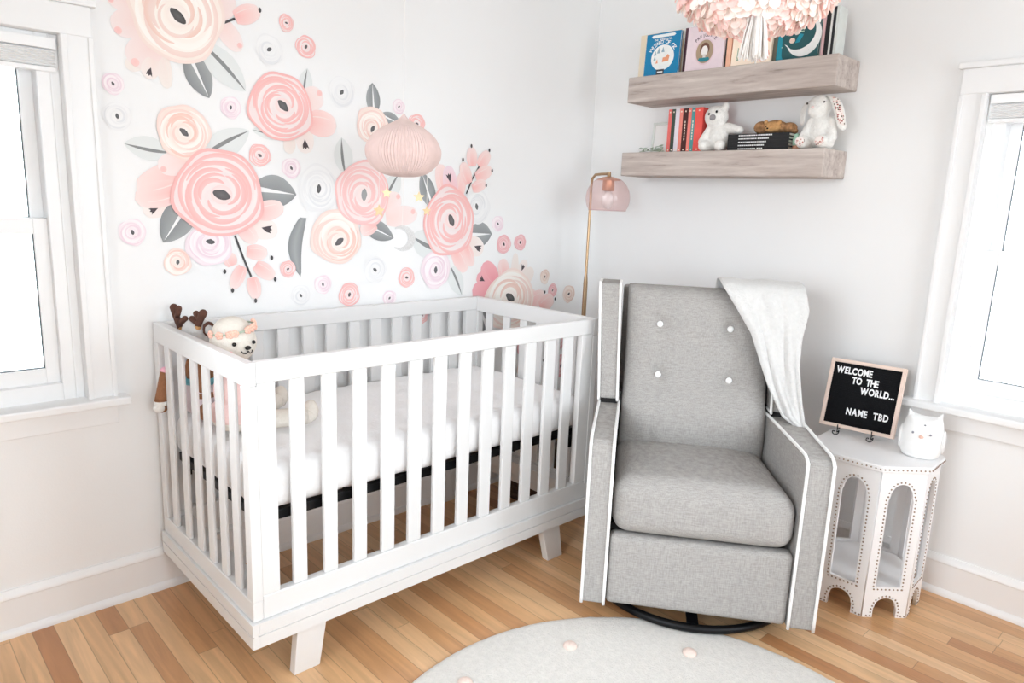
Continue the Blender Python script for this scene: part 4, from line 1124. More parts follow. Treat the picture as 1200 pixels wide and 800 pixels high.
# ------------------------------------------------------------------ petal chandelier
ch = empty('pendant_lamp', (-1.081, -1.439, 1.70))
set_tag(ch, 'pink and cream shell pendant light with a white tassel, hanging above the recliner', 'pendant lamp')
def shell_tiers():
    cols = [C(253, 236, 228), C(252, 220, 214), C(254, 248, 242), C(252, 228, 220), C(254, 244, 238), C(250, 210, 204)]
    tiers = [(.030, .090, 10), (.060, .096, 18), (.090, .101, 26), (.120, .110, 34), (.148, .122, 42), (.170, .140, 48), (.186, .160, 52), (.196, .182, 54), (.200, .206, 54), (.196, .232, 52), (.188, .258, 50)]
    for r, z, k in tiers:
        b = bmesh.new(); cl = b.loops.layers.float_color.new('Col')
        for lay in range(2):
            for i in range(k):
                a = 2 * PI * (i + rng.uniform(-.25, .25) + lay * .5) / k
                c = cols[rng.randrange(len(cols))]
                rad = rng.uniform(.0115, .0165)
                out = Vector((math.cos(a), math.sin(a), 0)); tg = Vector((-out.y, out.x, 0))
                tilt = rng.uniform(-.25, .30)
                if r < .13: tilt = rng.uniform(-.55, .05)
                up = Vector((0, 0, 1)) * math.cos(tilt) - out * math.sin(tilt)
                nrm = tg.cross(up)
                tw = rng.uniform(-.4, .4)
                tg2 = tg * math.cos(tw) + nrm * math.sin(tw)
                ctr = out * (r + rng.uniform(-.006, .006) - .006 * lay) + Vector((0, 0, z + rng.uniform(-.006, .006)))
                m_ = 10; nn = tg2.cross(up).normalized()
                rim = [ctr + (tg2 * math.cos(2 * PI * q / m_) + up * math.sin(2 * PI * q / m_)) * rad for q in range(m_)]
                mid = ctr + nn * -.004
                A_ = [b.verts.new(p) for p in rim]; B_ = [b.verts.new(p + nn * .0012) for p in rim]
                ca, cb2 = b.verts.new(mid), b.verts.new(mid + nn * .0012)
                fs = []
                for q in range(m_):
                    j = (q + 1) % m_
                    fs += [b.faces.new([ca, A_[q], A_[j]]), b.faces.new([cb2, B_[j], B_[q]]), b.faces.new([A_[q], B_[q], B_[j], A_[j]])]
                for f_ in fs:
                    for lp in f_.loops: lp[cl] = c
        me = D.meshes.new('shell_tier'); b.to_mesh(me); b.free(); me.materials.append(M['petalshell'])
        o = D.objects.new('shell_tier', me); COL.objects.link(o); o.parent = ch
shell_tiers()
b = MB()
for rr, zz_ in ((.195, .225), (.16, .145), (.11, .118)):
    b.tube([(rr * math.cos(2 * PI * k / 40), rr * math.sin(2 * PI * k / 40), zz_) for k in range(40)], .002, 6, closed=True)
for k in range(3):
    a = 2 * PI * k / 3; b.tube([(.195 * math.cos(a), .195 * math.sin(a), .225), (.188 * math.cos(a), .188 * math.sin(a), .26), (0, 0, .50)], .0016, 6)
b.build('frame', M['brass'], ch, smooth=4)
b = MB()
for k in range(70):
    a = rng.uniform(0, 2 * PI); r0 = .010 * math.sqrt(rng.random()); r1 = .030 * math.sqrt(rng.random())
    zb = .004 + rng.uniform(-.004, .008)
    b.tube([(r0 * math.cos(a), r0 * math.sin(a), .118), ((r0 + r1) * .6 * math.cos(a), (r0 + r1) * .6 * math.sin(a), .06), (r1 * math.cos(a), r1 * math.sin(a), zb)], .0021, 5)
b.ell((0, 0, .118), (.012, .012, .016))
for v in b.bm.verts: v.co = Vector((v.co.x * 1.15 - .088, v.co.y * 1.15 - .055, v.co.z if v.co.z < .05 else .05 + (v.co.z - .05) * 1.15))
b.tube([(-.088, -.055, .125), (-.10, -.063, .17)], .002, 6)
b.build('tassel', M['string'], ch, smooth=4)
MB().tube([(0, 0, .50), (0, 0, .79)], .003, 8).build('cord', M['cord'], ch, smooth=4)
MB().lathe([(.06, .80), (.058, .79), (.03, .775), (.006, .770)], 32).build('ceiling_rose', M['trim'], ch, smooth=0.6)
MB().ell((0, 0, .30), (.028, .028, .036), sub=3).build('bulb', M['ceramic'], ch, smooth=4)
# ------------------------------------------------------------------ floating shelves
def shelf(y0, y1, z0, z1, d, label):
    o = empty('floating_shelf', (0, (y0 + y1) / 2, z0))
    h = abs(y1 - y0) / 2
    b = MB(); b.box((-d, -h, 0), (-.001, h, z1 - z0))
    bmesh.ops.subdivide_edges(b.bm, edges=b.bm.edges[:], cuts=12, use_grid_fill=True)
    for v in b.bm.verts:
        v.co += Vector((0, 0, 1)) * noise.noise(v.co * 6 + Vector((z0, 0, 0))) * .0012
        if v.co.x < -d * .9: v.co.x += noise.noise(v.co * 9 + Vector((0, z0, 0))) * .0015
    p = b.build('board', M['shelfwood'], o, smooth=0.5, bevel=.004)
    set_tag(o, label, 'shelf', 'rustic shelves on the right wall')
    return o
shelf(-.350, -1.271, 1.793, 1.900, .190, 'thick weathered grey floating shelf, the upper one holding face-out picture books')
shelf(-.344, -1.264, 1.477, 1.579, .195, 'thick weathered grey floating shelf, the lower one holding plush toys')
ZU_, ZL_ = 1.9008, 1.5798

# ------------------------------------------------------------------ books
def add_glyphs(b, txt, size, mi, y, place):
    """place(i, n, w) -> (x, z, angle) for each character"""
    for i, chh in enumerate(txt):
        if chh == ' ': continue
        me = glyph(chh, size, 0.0, size * .02)
        xs = [v.co.x for v in me.vertices]; zs = [v.co.y for v in me.vertices]
        cx_ = (min(xs) + max(xs)) / 2
        x, z, a = place(i, len(txt))
        vs = []
        for v in me.vertices:
            px, pz = v.co.x - cx_, v.co.y - size * .35
            vs.append(b.bm.verts.new((x + px * math.cos(a) - pz * math.sin(a), y, z + px * math.sin(a) + pz * math.cos(a))))
        for p in me.polygons:
            try:
                f_ = b.bm.faces.new([vs[k] for k in p.vertices]); f_.material_index = mi
            except ValueError: pass
        D.meshes.remove(me)
def disc(cx_, cz_, rx, rz, n=32, a0=0, a1=2 * PI):
    return [(cx_ + rx * math.cos(a0 + (a1 - a0) * k / n), cz_ + rz * math.sin(a0 + (a1 - a0) * k / n)) for k in range(n)]
def book(w, h, t, col, loc, rot, label, group, art=None, mats=(), spine_col=None):
    """local: X from spine (-w/2) to fore edge, front cover faces -Y, Z up"""
    r = empty('book', loc, rot); set_tag(r, label, 'book', group)
    ct = min(.0022, t * .18)
    b = MB()
    b.box((-w / 2, -t / 2, 0), (w / 2, -t / 2 + ct, h)); b.box((-w / 2, t / 2 - ct, 0), (w / 2, t / 2, h))
    b.mi = 1
    b.box((-w / 2, -t / 2 + ct, 0), (-w / 2 + ct, t / 2 - ct, h))
    b.mi = 0
    if art: art(b, w, h, t)
    b.build('cover', [flat(*col), flat(*(spine_col or col))] + [flat(*m_) for m_ in mats], r)
    MB().box((-w / 2 + ct, -t / 2 + ct, .0025), (w / 2 - .003, t / 2 - ct, h - .0025)).build('pages', M['page'], r)
    return r
RZF = -PI / 2
def fo(y0, y1, h, t, x, col, label, art=None, mats=(), lean=.05, sc=None):
    """face-out book on the upper shelf spanning y0..y1"""
    return book(abs(y1 - y0), h, t, col, (x, (y0 + y1) / 2, ZU_), (-lean, 0, RZF), label, 'books on the upper shelf', art, mats, sc)
def art_blue(b, w, h, t):
    y = -t / 2 - .0004
    b.mi = 2; b.prism(disc(.004, h * .42, w * .335, h * .30), (y, y + .0003))
    b.mi = 4
    for x, z, s in ((-.035, .085, .9), (-.018, .093, 1.1), (.004, .096, 1.0), (-.036, .066, .8)):
        b.prism([(x - .008 * s, z), (x + .008 * s, z), (x, z + .022 * s)], (y - .0003, y))
    b.mi = 3; b.prism([(.004, .055), (.036, .058), (.040, .078), (.030, .086), (.022, .075), (.006, .073)], (y - .0003, y)); b.prism([(-.03, .052), (-.018, .052), (-.022, .07)], (y - .0003, y))
    b.mi = 5; b.prism([(-.022, 0.004), (.018, .004), (.018, .026), (-.022, .026)], (y - .0002, y + .0002))
    b.mi = 2; b.prism([(-.054, h - .018), (.054, h - .018), (.062, h - .012), (.054, h - .006), (-.054, h - .006), (-.062, h - .012)], (y, y + .0003))
    b.prism([(-.016, .012), (.012, .012), (.012, .018), (-.016, .018)], (y - .0004, y - .0002))
    add_glyphs(b, 'WIZARD OF OZ', .022, 2, y, lambda i, n: (.002 + .076 * math.sin((i - (n - 1) / 2) * .165), .066 + .073 * math.cos((i - (n - 1) / 2) * .165), -(i - (n - 1) / 2) * .165))
    add_glyphs(b, 'THE WONDERFUL', .011, 2, y, lambda i, n: ((i - (n - 1) / 2) * .0072, h - .027, 0))
fo(-.347, -.560, .186, .018, -.112, (242, 226, 200), 'cream picture book peeking out left behind the blue one', lean=.03)
fo(-.404, -.578, .176, .012, -.150, (18, 128, 176), 'bright blue picture book with a white circle and WIZARD OF OZ title', art_blue, ((238, 240, 238), (232, 158, 120), (150, 178, 190), (62, 60, 62)))
fo(-.565, -.76, .192, .014, -.095, (104, 70, 84), 'plum picture book standing just behind the pink one', lean=.03)
def art_pink(b, w, h, t):
    y = -t / 2 - .0004
    for rr, mi in ((.052, 2), (.046, 3)):
        b.mi = mi; b.prism(disc(.0, h * .42, rr * .86, rr), (y, y + .0003)); y -= .0003
    b.mi = 4; b.prism(disc(0, h * .475, .022, .025), (y, y + .0003)); y -= .0003
    b.mi = 5; b.prism(disc(0, h * .43, .0155, .021), (y, y + .0003)); b.prism([(-.006, h * .27), (.006, h * .27), (.006, h * .36), (-.006, h * .36)], (y, y + .0003)); y -= .0003
    b.mi = 6; b.prism([(-.027, h * .235), (-.012, h * .195), (.012, h * .195), (.027, h * .235), (.022, h * .285), (-.022, h * .285)], (y, y + .0003))
    y = -t / 2 - .0004
    add_glyphs(b, 'PREJUDICE', .017, 7, y, lambda i, n: (.066 * math.sin((i - (n - 1) / 2) * .185), .073 + .066 * math.cos((i - (n - 1) / 2) * .185), -(i - (n - 1) / 2) * .185))
    add_glyphs(b, 'PRIDE &', .017, 7, y, lambda i, n: ((i - (n - 1) / 2) * .0115, h - .018, 0))
fo(-.614, -.789, .178, .012, -.150, (232, 214, 220), 'pale pink picture book with an oval portrait and PRIDE & PREJUDICE title', art_pink, ((224, 200, 208), (170, 148, 124), (110, 74, 60), (240, 234, 230), (40, 128, 140), (92, 72, 84)))
def so(y0, y1, h, w, x, col, label, z=ZU_, grp='books on the upper shelf', art=None, mats=(), lean=0):
    t = abs(y1 - y0) - .0008
    return book(w, h, t, col, (x + w / 2, (y0 + y1) / 2, z), (lean, 0, 0), label, grp, art, mats)
so(-.765, -.780, .145, .12, -.135, (150, 150, 144), 'thin grey book upright between pink and cream books, left of the pair')
so(-.781, -.800, .145, .12, -.135, (84, 86, 80), 'thin charcoal book upright beside the cream book with the coral S')
so(-.801, -.822, .14, .12, -.150, (240, 186, 158), 'thin coral book upright just left of the cream S book')
def art_s(b, w, h, t):
    y = -t / 2 - .0004
    add_glyphs(b, 'S', .13, 2, y, lambda i, n: (.050, .058, 0))
    for pts in ([(-.036, .105), (-.026, .10), (-.022, .075), (-.030, .045), (-.028, .02), (-.021, .02), (-.022, .045), (-.012, .075), (-.016, .105), (-.026, .116)],):
        b.mi = 2; b.prism(pts, (y, y + .0003))
    b.mi = 3; b.prism([(-.060, .03), (-.056, .03), (-.054, .07), (-.058, .07)], (y, y + .0003)); b.prism([(-.062, .02), (-.050, .022), (-.056, .034)], (y, y + .0003))
fo(-.828, -.994, .168, .012, -.150, (250, 232, 212), 'cream picture book with a large coral letter S behind the tassel', art_s, ((234, 150, 128), (150, 170, 150)))
fo(-.955, -1.10, .165, .012, -.118, (66, 60, 52), 'dark olive picture book behind and left of the moon book', lean=.03)
fo(-.975, -1.13, .150, .010, -.132, (128, 126, 112), 'grey-green picture book directly behind the moon book', lean=.03)
def art_moon(b, w, h, t):
    y = -t / 2 - .0004
    b.mi = 2
    P = [(.020 + .066 * math.cos(math.radians(a)), .080 + .070 * math.sin(math.radians(a))) for a in range(-160, 61, 10)]
    Q = [(.000 + .064 * math.cos(math.radians(a)), .096 + .060 * math.sin(math.radians(a))) for a in range(48, -150, -10)]
    b.prism(P + Q, (y, y + .0003))
    b.mi = 3; b.prism([(-.012, .104), (.024, .106), (.024, .117), (-.012, .115)], (y, y + .0003)); b.prism([(-.010, .096), (.020, .098), (.020, .101), (-.010, .099)], (y, y + .0003))
    for x, z in ((-.05, .11), (-.03, .125), (-.04, .09), (-.025, .075), (.045, .03), (-.06, .05), (.06, .025)): b.prism(disc(x, z, .0022, .0022, 8), (y, y + .0003))
    b.mi = 4; b.prism([(-.010, .060), (.006, .062), (.020, .088), (.004, .092), (-.004, .078)], (y - .0003, y)); b.prism([(-.078, 0.002), (-.05, .002), (-.058, .02), (-.062, .10), (-.078, .11)], (y, y + .0003))
    b.mi = 5; b.prism(disc(-.022, .070, .011, .010, 14), (y - .0006, y - .0003))
fo(-1.016, -1.176, .150, .012, -.150, (36, 84, 88), 'dark teal picture book with a big white crescent moon', art_moon, ((236, 236, 234), (196, 216, 190), (30, 140, 160), (232, 206, 190)))
for i, (t, h, col, lab) in enumerate([(.011, .150, (232, 190, 192), 'thin pink book upright right of the moon book'), (.016, .165, (34, 30, 32), 'thin black book upright, thickest of the dark row by the shelf end'),
        (.008, .168, (226, 226, 222), 'thin white book upright among the dark ones by the shelf end'), (.010, .17, (40, 40, 44), 'thin black book upright, second dark one from the shelf end'), (.010, .172, (216, 220, 216), 'thin pale grey book upright, last one at the shelf end')]):
    y0 = -1.178 - sum([.011, .016, .008, .010, .010][:i])
    so(y0, y0 - t, h, .07, -.140, col, lab)
def art_spine(dots, mi0=2):
    def f(b, w, h, t):
        x = -w / 2 - .0004
        b.mi = mi0
        for z in (.012, h - .012): b.prism([(0 + .0035 * math.cos(2 * PI * k / 10), z + .0035 * math.sin(2 * PI * k / 10)) for k in range(10)], (x, x + .0003), axis='x')
        if dots:
            for k in range(7):
                z = h * .28 + k * h * .065; b.prism([(-.0022, z), (.0022, z), (.0022, z + h * .045), (-.0022, z + h * .045)], (x, x + .0003), axis='x')
    return f
G2 = 'upright books on the lower shelf'
cols = [((228, 112, 106), 'coral hardback, leftmost of the upright books on the lower shelf', 0), ((62, 76, 66), 'dark green hardback, second from the left on the lower shelf', 0),
        ((226, 220, 228), 'off-white hardback between the dark green and coral ones', 0), ((236, 140, 126), 'coral hardback left of the dark brown one', 0), ((74, 36, 34), 'dark brown hardback with pale spine lettering', 1),
        ((240, 136, 126), 'coral hardback between the dark brown and teal ones', 0), ((84, 152, 154), 'teal hardback with pale spine lettering', 1), ((236, 92, 84), 'bright red hardback, rightmost, behind the white plush', 0)]
ys = [-.531, -.549, -.567, -.588, -.605, -.631, -.648, -.665, -.703]
for (col, lab, dt), a, c in zip(cols, ys, ys[1:]):
    so(a, c, .182, .115, -.125, col, lab, ZL_, G2, art_spine(dt), ((240, 224, 206),))
for k in range(5):
    def art_b(b, w, h, t, k=k):
        x = -w / 2 - .0004; b.mi = 2
        r2 = random.Random(k)
        z = .048
        while z < .118 + .012 * k % .03:
            q = r2.uniform(.004, .009); b.prism([(-.0022, z), (.0022, z), (.0022, z + q), (-.0022, z + q)], (x, x + .0003), axis='x'); z += q + .002
        z = .130
        while z < .150 + .008 * k:
            q = r2.uniform(.004, .008); b.prism([(-.0026, z), (.0026, z), (.0026, z + q), (-.0026, z + q)], (x, x + .0003), axis='x'); z += q + .0015
    nm = ['bottom', 'second from the bottom', 'middle', 'second from the top', 'top'][k]
    book(.13, .258, .0124, (24, 24, 26), (-.090, -.846, ZL_ + .0063 + k * .0126), (PI / 2, 0, 0), 'black paperback lying flat, %s of the five stacked beside the bunny' % nm, 'stacked black books on the lower shelf', art_b, ((232, 232, 232),))

# ------------------------------------------------------------------ small things on the lower shelf
fr_ = empty('photo_frame', (-.066, -.466, ZL_), (-.10, 0, RZF))
set_tag(fr_, 'small pale photo frame with a blank white print, left end of the lower shelf', 'photo frame')
b = MB()
for s in (-1, 1):
    a, c = sorted((s * .060, s * .048)); b.box((a, -.006, 0), (c, .006, .140))
b.box((-.048, -.006, 0), (.048, .006, .012)); b.box((-.048, -.006, .128), (.048, .006, .140))
b.build('frame', M['clearframe'], fr_, bevel=.002)
MB().box((-.048, -.002, .012), (.048, .004, .128)).build('print', M['print'], fr_)
sp = empty('dried_sprig', (-.135, -.462, ZL_)); set_tag(sp, 'sage green dried sprig lying in front of the photo frame', 'greenery')
b = MB(); b.tube(cr([(0, .066, .006), (.004, .02, .010), (-.004, -.03, .008), (0, -.062, .006)], 5), .0016, 6); b.build('stem', M['greenery'], sp)
b = MB()
for k in range(46):
    y = rng.uniform(-.062, .062); M_ = Matrix.Rotation(rng.uniform(0, 6.28), 4, 'Z') @ Matrix.Rotation(rng.uniform(-.7, .7), 4, 'Y')
    b.ell((rng.uniform(-.016, .016), y, .008 + rng.random() * (.016 if y > -.02 else .026)), (.0105, .0045, .0016), M_, sub=1)
b.build('leaves', M['greenery'], sp, smooth=4)

def face_on(root, pts, r, m, name, k=1.0):
    for p in pts: MB().ell(p, r).build(name, m, root, smooth=4)

# white plush with a grey nose, arms out
pl = empty('plush_toy', (-.105, -.778, ZL_)); set_tag(pl, 'white fluffy plush with grey nose sitting between the red book and black stack', 'plush toy')
parts = [((0, 0, .062), (.042, .046, .058)), ((-.008, .018, .140), (.042, .050, .046)), ((-.004, -.018, .178), (.014, .014, .020)), ((-.004, .048, .172), (.012, .012, .014))]
for p, r in limb((-.008, -.040, .095), (-.018, -.098, .082), .021, .017, 6): parts.append((p, (r, r, r)))
for p, r in limb((-.012, .040, .088), (-.030, .060, .040), .020, .019, 5): parts.append((p, (r, r, r)))
for p, r in limb((-.02, -.026, .024), (-.056, -.036, .022), .023, .022, 4): parts.append((p, (r, r, r)))
for p, r in limb((-.02, .026, .024), (-.056, .038, .022), .023, .022, 4): parts.append((p, (r, r, r)))
bd = blob('body', parts, M['plush'], pl, .004, 5)
MB().ell((-.047, .030, .148), (.004, .005, .0055)).build('eye', M['eye'], pl, smooth=4)
MB().ell((-.047, -.004, .156), (.004, .005, .0055)).build('eye', M['eye'], pl, smooth=4)
MB().ell((-.051, .010, .134), (.008, .014, .0125)).build('nose', M['grey_nose'], pl, smooth=4)

# tan plush lying on the black books
tz = ZL_ + .0640
tp = empty('plush_toy', (-.095, -1.012, tz)); set_tag(tp, 'small tan and ginger plush lying on top of the stacked black books', 'plush toy')
parts = [((0, 0, .026), (.034, .050, .027)), ((.004, -.058, .022), (.026, .030, .021)), ((0, .056, .026), (.030, .030, .026))]
for p, r in limb((.01, -.06, .012), (.0, -.088, .008), .012, .009, 4): parts.append((p, (r, r, r)))
blob('body', parts, M['plush_tan'], tp, .004, 4)
blob('head', [((-.024, -.002, .024), (.022, .034, .022)), ((-.036, .006, .016), (.012, .016, .012)), ((-.022, .028, .044), (.007, .009, .009)), ((-.022, -.028, .042), (.007, .009, .009))], M['plush_ginger'], tp, .003, 3)
MB().ell((-.044, .016, .026), .0028).build('eye', M['eye'], tp, smooth=4)
MB().ell((-.045, -.006, .027), .0028).build('eye', M['eye'], tp, smooth=4)
MB().ell((-.048, .006, .018), (.003, .004, .003)).build('nose', M['eye'], tp, smooth=4)

# tiny mint ornament
mo = empty('ornament', (-.125, -1.120, ZL_)); set_tag(mo, 'tiny mint green ornament on a terracotta foot, left of the bunny', 'ornament')
MB().lathe([(.010, 0), (.013, .004), (.012, .014), (.009, .016)], 20).build('foot', M['terracotta'], mo, smooth=0.7)
MB().lathe([(.009, .015), (.014, .022), (.0145, .036), (.011, .046), (.012, .052), (.008, .058), (.001, .060)], 20).build('body', M['mint'], mo, smooth=4)

# bunny
def floral():
    m, N, L_, b = newmat('floral_cotton')
    b.inputs['Roughness'].default_value = 0.9
    tc = N.new('ShaderNodeTexCoord'); v = N.new('ShaderNodeTexVoronoi'); v.inputs['Scale'].default_value = 120
    L_.new(tc.outputs['Object'], v.inputs['Vector'])
    lt = N.new('ShaderNodeMath'); lt.operation = 'LESS_THAN'; lt.inputs[1].default_value = 0.40; L_.new(v.outputs['Distance'], lt.inputs[0])
    r = N.new('ShaderNodeValToRGB'); r.color_ramp.interpolation = 'CONSTANT'
    e_ = r.color_ramp.elements; e_[0].color = C(160, 84, 78); e_[1].position = .4; e_[1].color = C(96, 84, 66); k = e_.new(.7); k.color = C(214, 170, 160)
    sp_ = N.new('ShaderNodeSeparateColor'); L_.new(v.outputs['Color'], sp_.inputs[0]); L_.new(sp_.outputs[0], r.inputs[0])
    mx = N.new('ShaderNodeMix'); mx.data_type = 'RGBA'; mx.inputs[6].default_value = C(238, 228, 222)
    L_.new(lt.outputs[0], mx.inputs[0]); L_.new(r.outputs[0], mx.inputs[7]); L_.new(mx.outputs[2], b.inputs['Base Color'])
    return m
M['floral'] = floral()
bn = empty('plush_bunny', (-.110, -1.205, ZL_)); set_tag(bn, 'white plush bunny with floral lined ears and floral feet, right end of the lower shelf', 'plush toy')
parts = [((0, 0, .066), (.040, .046, .064)), ((0, .018, .152), (.036, .042, .046)), ((-.024, .022, .138), (.020, .028, .024))]
for s, q in ((1, 0), (-1, 0)):
    for p, r in limb((-.006, s * .038, .100), (-.030, s * .054, .040), .017, .018, 6): parts.append((p, (r, r, r)))
for p, r in limb((-.015, .034, .022), (-.060, .040, .024), .024, .024, 5): parts.append((p, (r * .9, r, r)))
for p, r in limb((-.015, -.034, .022), (-.060, -.032, .024), .024, .024, 5): parts.append((p, (r * .9, r, r)))
blob('body', parts, M['plush'], bn, .004, 5)
def ear(pts, wd, face):
    P = cr(pts, 6); n = len(P); b = MB(); rings = []
    for i, p in enumerate(P):
        t = i / (n - 1); w = wd * (.45 + .75 * math.sin(PI * min(1, .15 + .72 * t)) ** .8) * (1 if t < .86 else math.sqrt(max(0.02, 1 - ((t - .86) / .14) ** 2)))
        side = Vector(face[0]); nn = Vector(face[1])
        rings.append([p + side * w * math.cos(2 * PI * k / 12) + nn * .006 * math.sin(2 * PI * k / 12) for k in range(12)])
    b.ring_skin(rings); o_ = b.build('ear', M['plush'], bn, smooth=4)
    b = MB(); rings = []
    for i, p in enumerate(P[2:-2]):
        t = (i + 2) / (n - 1); w = .66 * wd * (.45 + .75 * math.sin(PI * min(1, .15 + .72 * t)) ** .8)
        rings.append([p + nn * .0055 + side * w * math.cos(2 * PI * k / 10) + nn * .002 * math.sin(2 * PI * k / 10) for k in range(10)])
    b.ring_skin(rings); b.build('ear_lining', M['floral'], o_, smooth=4)
ear([(-.002, -.018, .186), (-.010, -.040, .175), (-.022, -.066, .128), (-.030, -.088, .062)], .019, ((.35, -.85, -.25), (-.80, -.45, .35)))
ear([(.0, .050, .180), (-.010, .066, .162), (-.016, .072, .130), (-.018, .068, .090)], .016, ((.5, .8, 0), (.6, .6, 0)))
MB().ell((-.033, -.012, .166), (.003, .0035, .004)).build('eye', M['eye'], bn, smooth=4)
MB().ell((-.031, .052, .164), (.003, .0035, .004)).build('eye', M['eye'], bn, smooth=4)
MB().ell((-.0445, .024, .148), (.003, .006, .0045)).build('nose', M['pink_nose'], bn, smooth=4)
for s, y in ((1, .041), (-1, -.032)):
    MB().ell((-.0815, y, .025), (.003, .019, .018)).build('sole', M['floral'], bn, smooth=4)

# ------------------------------------------------------------------ plush toys in the crib
zm = .642
dr = empty('plush_deer', (-2.030, -.190, zm)); set_tag(dr, 'brown plush deer doll with dark antlers slumped in the crib corner by the wall', 'plush toy')
parts = [((0, .006, .268), (.046, .052, .046)), ((.032, .000, .252), (.026, .026, .024))]
blob('head', parts, M['plush_grey'], dr, .004, 4)
bd = blob('body', [((0, 0, .135), (.040, .046, .060)), ((0, 0, .06), (.048, .062, .058)), ((0, 0, .195), (.022, .022, .03))], M['plush_brown'], dr, .005, 4)
def taper(name, a, c, r0, r1, m, par, n=8, mid=None):
    pts = cr([a, mid, c] if mid else [a, c], 6); k = len(pts)
    b = MB(); b.tube(pts, [r0 + (r1 - r0) * i / (k - 1) for i in range(k)], 14)
    b.ell(pts[0], r0, sub=2); b.ell(pts[-1], r1, sub=2)
    return b.build(name, m, par, smooth=4)
blob('dress', [((0, 0, .085), (.048, .054, .055)), ((0, 0, .05), (.053, .068, .046))], M['dress_lilac'], dr, .005, 4)
MB().tube([(.046 * math.cos(2 * PI * k / 20), .052 * math.sin(2 * PI * k / 20), .12) for k in range(20)], .010, 8, closed=True).build('sash', M['blue_cloth'], dr, smooth=4)
for s, c in ((1, (-.040, .040, .07)), (-1, (-.024, -.080, .110))):
    taper('arm', (-.01, s * .042, .165), c, .017, .014, M['plush_brown'], dr)
# leg poking out between the end slats
taper('leg', (-.072, .107, .128), (-.086, .108, .040), .013, .020, M['plush_brown'], dr)
lg = [c for c in dr.children if c.name.startswith('leg')][-1]
MB().ell((-.070, .107, .136), (.014, .014, .012)).build('cuff', M['pink_cuff'], lg, smooth=4)
MB().lathe([(.0205, -.006), (.0225, 0), (.0205, .007)], 18, Matrix.Translation((-.086, .108, .031))).build('anklet', M['plush'], lg, smooth=4)
MB().ell((-.094, .106, .016), (.0185, .0165, .0155)).build('hoof', M['plush'], lg, smooth=4)
MB().ell((-.083, .112, .014), (.017, .017, .017)).build('foot', M['plush_brown'], lg, smooth=4)
taper('leg', (.0, -.045, .035), (-.018, -.095, .034), .026, .024, M['plush_brown'], dr)
def antler(base, top, tines):
    b = MB(); P = cr([base, (Vector(base) + Vector(top)) / 2 + Vector((0, .004, 0)), top], 5)
    b.tube(P, [.0085 + .004 * (i / (len(P) - 1)) for i in range(len(P))], 12); b.ell(P[-1], .0125)
    for q, t in tines:
        st_ = Vector(base).lerp(Vector(top), q); b.tube([st_, t], [.008, .0095], 10); b.ell(t, .0095)
    return b.build('antler', M['antler'], dr, smooth=4)
antler((-.030, .062, .270), (-.036, .098, .336), [(.55, (-.034, .060, .338)), (.25, (-.024, .038, .308))])
taper('antler_base', (-.022, .044, .256), (-.030, .062, .272), .010, .009, M['plush_ginger'], dr)
antler((-.012, -.034, .292), (-.006, -.064, .338), [(.5, (-.016, -.036, .334)), (.2, (-.022, -.016, .316))])
taper('antler_base', (-.008, -.024, .278), (-.012, -.036, .294), .009, .009, M['plush_ginger'], dr)
T_ = Matrix.Rotation(.6, 4, 'Z')
T_ = Matrix.Rotation(math.radians(-112) + PI / 2, 4, 'Z')
er = MB().ell((.010, -.062, .288), (.019, .007, .024), T_).build('ear', M['antler'], dr, smooth=4)
MB().ell((.008, -.067, .286), (.012, .006, .016), T_).build('ear_lining', M['plush_grey'], er, smooth=4)

be = empty('plush_bear', (-2.003, -.390, zm)); set_tag(be, 'white plush bear with a peach flower crown and pink dress sitting in the crib', 'plush toy')
fa_ = math.radians(-84)
HF = Matrix.Translation((0, 0, .272)) @ Matrix.Rotation(fa_ + PI / 2, 4, 'Z')     # head frame: -Y looks ahead, +X to the viewer's right
def hp(x, y, z): return HF @ Vector((x, y, z))
HR = HF.to_3x3().to_4x4()
hd = blob('head', [(hp(0, 0, 0), (.066, .066, .066)), (hp(0, -.048, -.016), (.034, .032, .028)), (hp(0, .004, .022), (.058, .056, .052))], M['plush_cream'], be, .005, 6)
for sx in (-1, 1):
    MB().ell(hp(sx * .030, -.0615, .004), .0060, sub=2).build('eye', M['eye'], be, smooth=4)
    if sx < 0: MB().ell(hp(sx * .036, -.0535, -.024), (.010, .004, .008), HR).build('cheek', M['cheek'], be, smooth=4)
MB().ell(hp(0, -.083, -.006), (.0095, .006, .0065), HR).build('nose', M['eye'], be, smooth=4)
b = MB()
for sx in (-1, 1): b.tube(cr([hp(0, -.084, -.014), hp(sx * .005, -.083, -.022), hp(sx * .013, -.079, -.021), hp(sx * .017, -.076, -.015)], 5), .0015, 6)
b.build('mouth', M['eye'], be, smooth=4)
crw = MB()
def crown(a): return hp(.061 * math.sin(a), -.060 * math.cos(a), .038 + .012 * math.sin(a))
crw.tube([crown(2 * PI * k / 28) for k in range(28)], .0028, 6, closed=True)
cw = crw.build('flower_crown', M['greenery'], be, smooth=4)
for a in (-.62, -.40, .22, .45, .72, 1.5, 2.4, 3.4, 4.6, -1.1):
    p = crown(a); n_ = (p - hp(0, 0, .03)).normalized(); t1 = n_.orthogonal().normalized(); t2 = n_.cross(t1)
    b = MB()
    for q in range(5): b.ell(p + n_ * .003 + (t1 * math.cos(2 * PI * q / 5) + t2 * math.sin(2 * PI * q / 5)) * .0068, .006, sub=1)
    b.ell(p + n_ * .007, .0045, sub=1)
    b.build('flower', M['peach_petal'], cw, smooth=4)
blob('body', [((0, 0, .115), (.056, .060, .080)), ((0, 0, .045), (.068, .072, .045)), ((0, 0, .19), (.03, .03, .03))], M['plush_cream'], be, .005, 4)
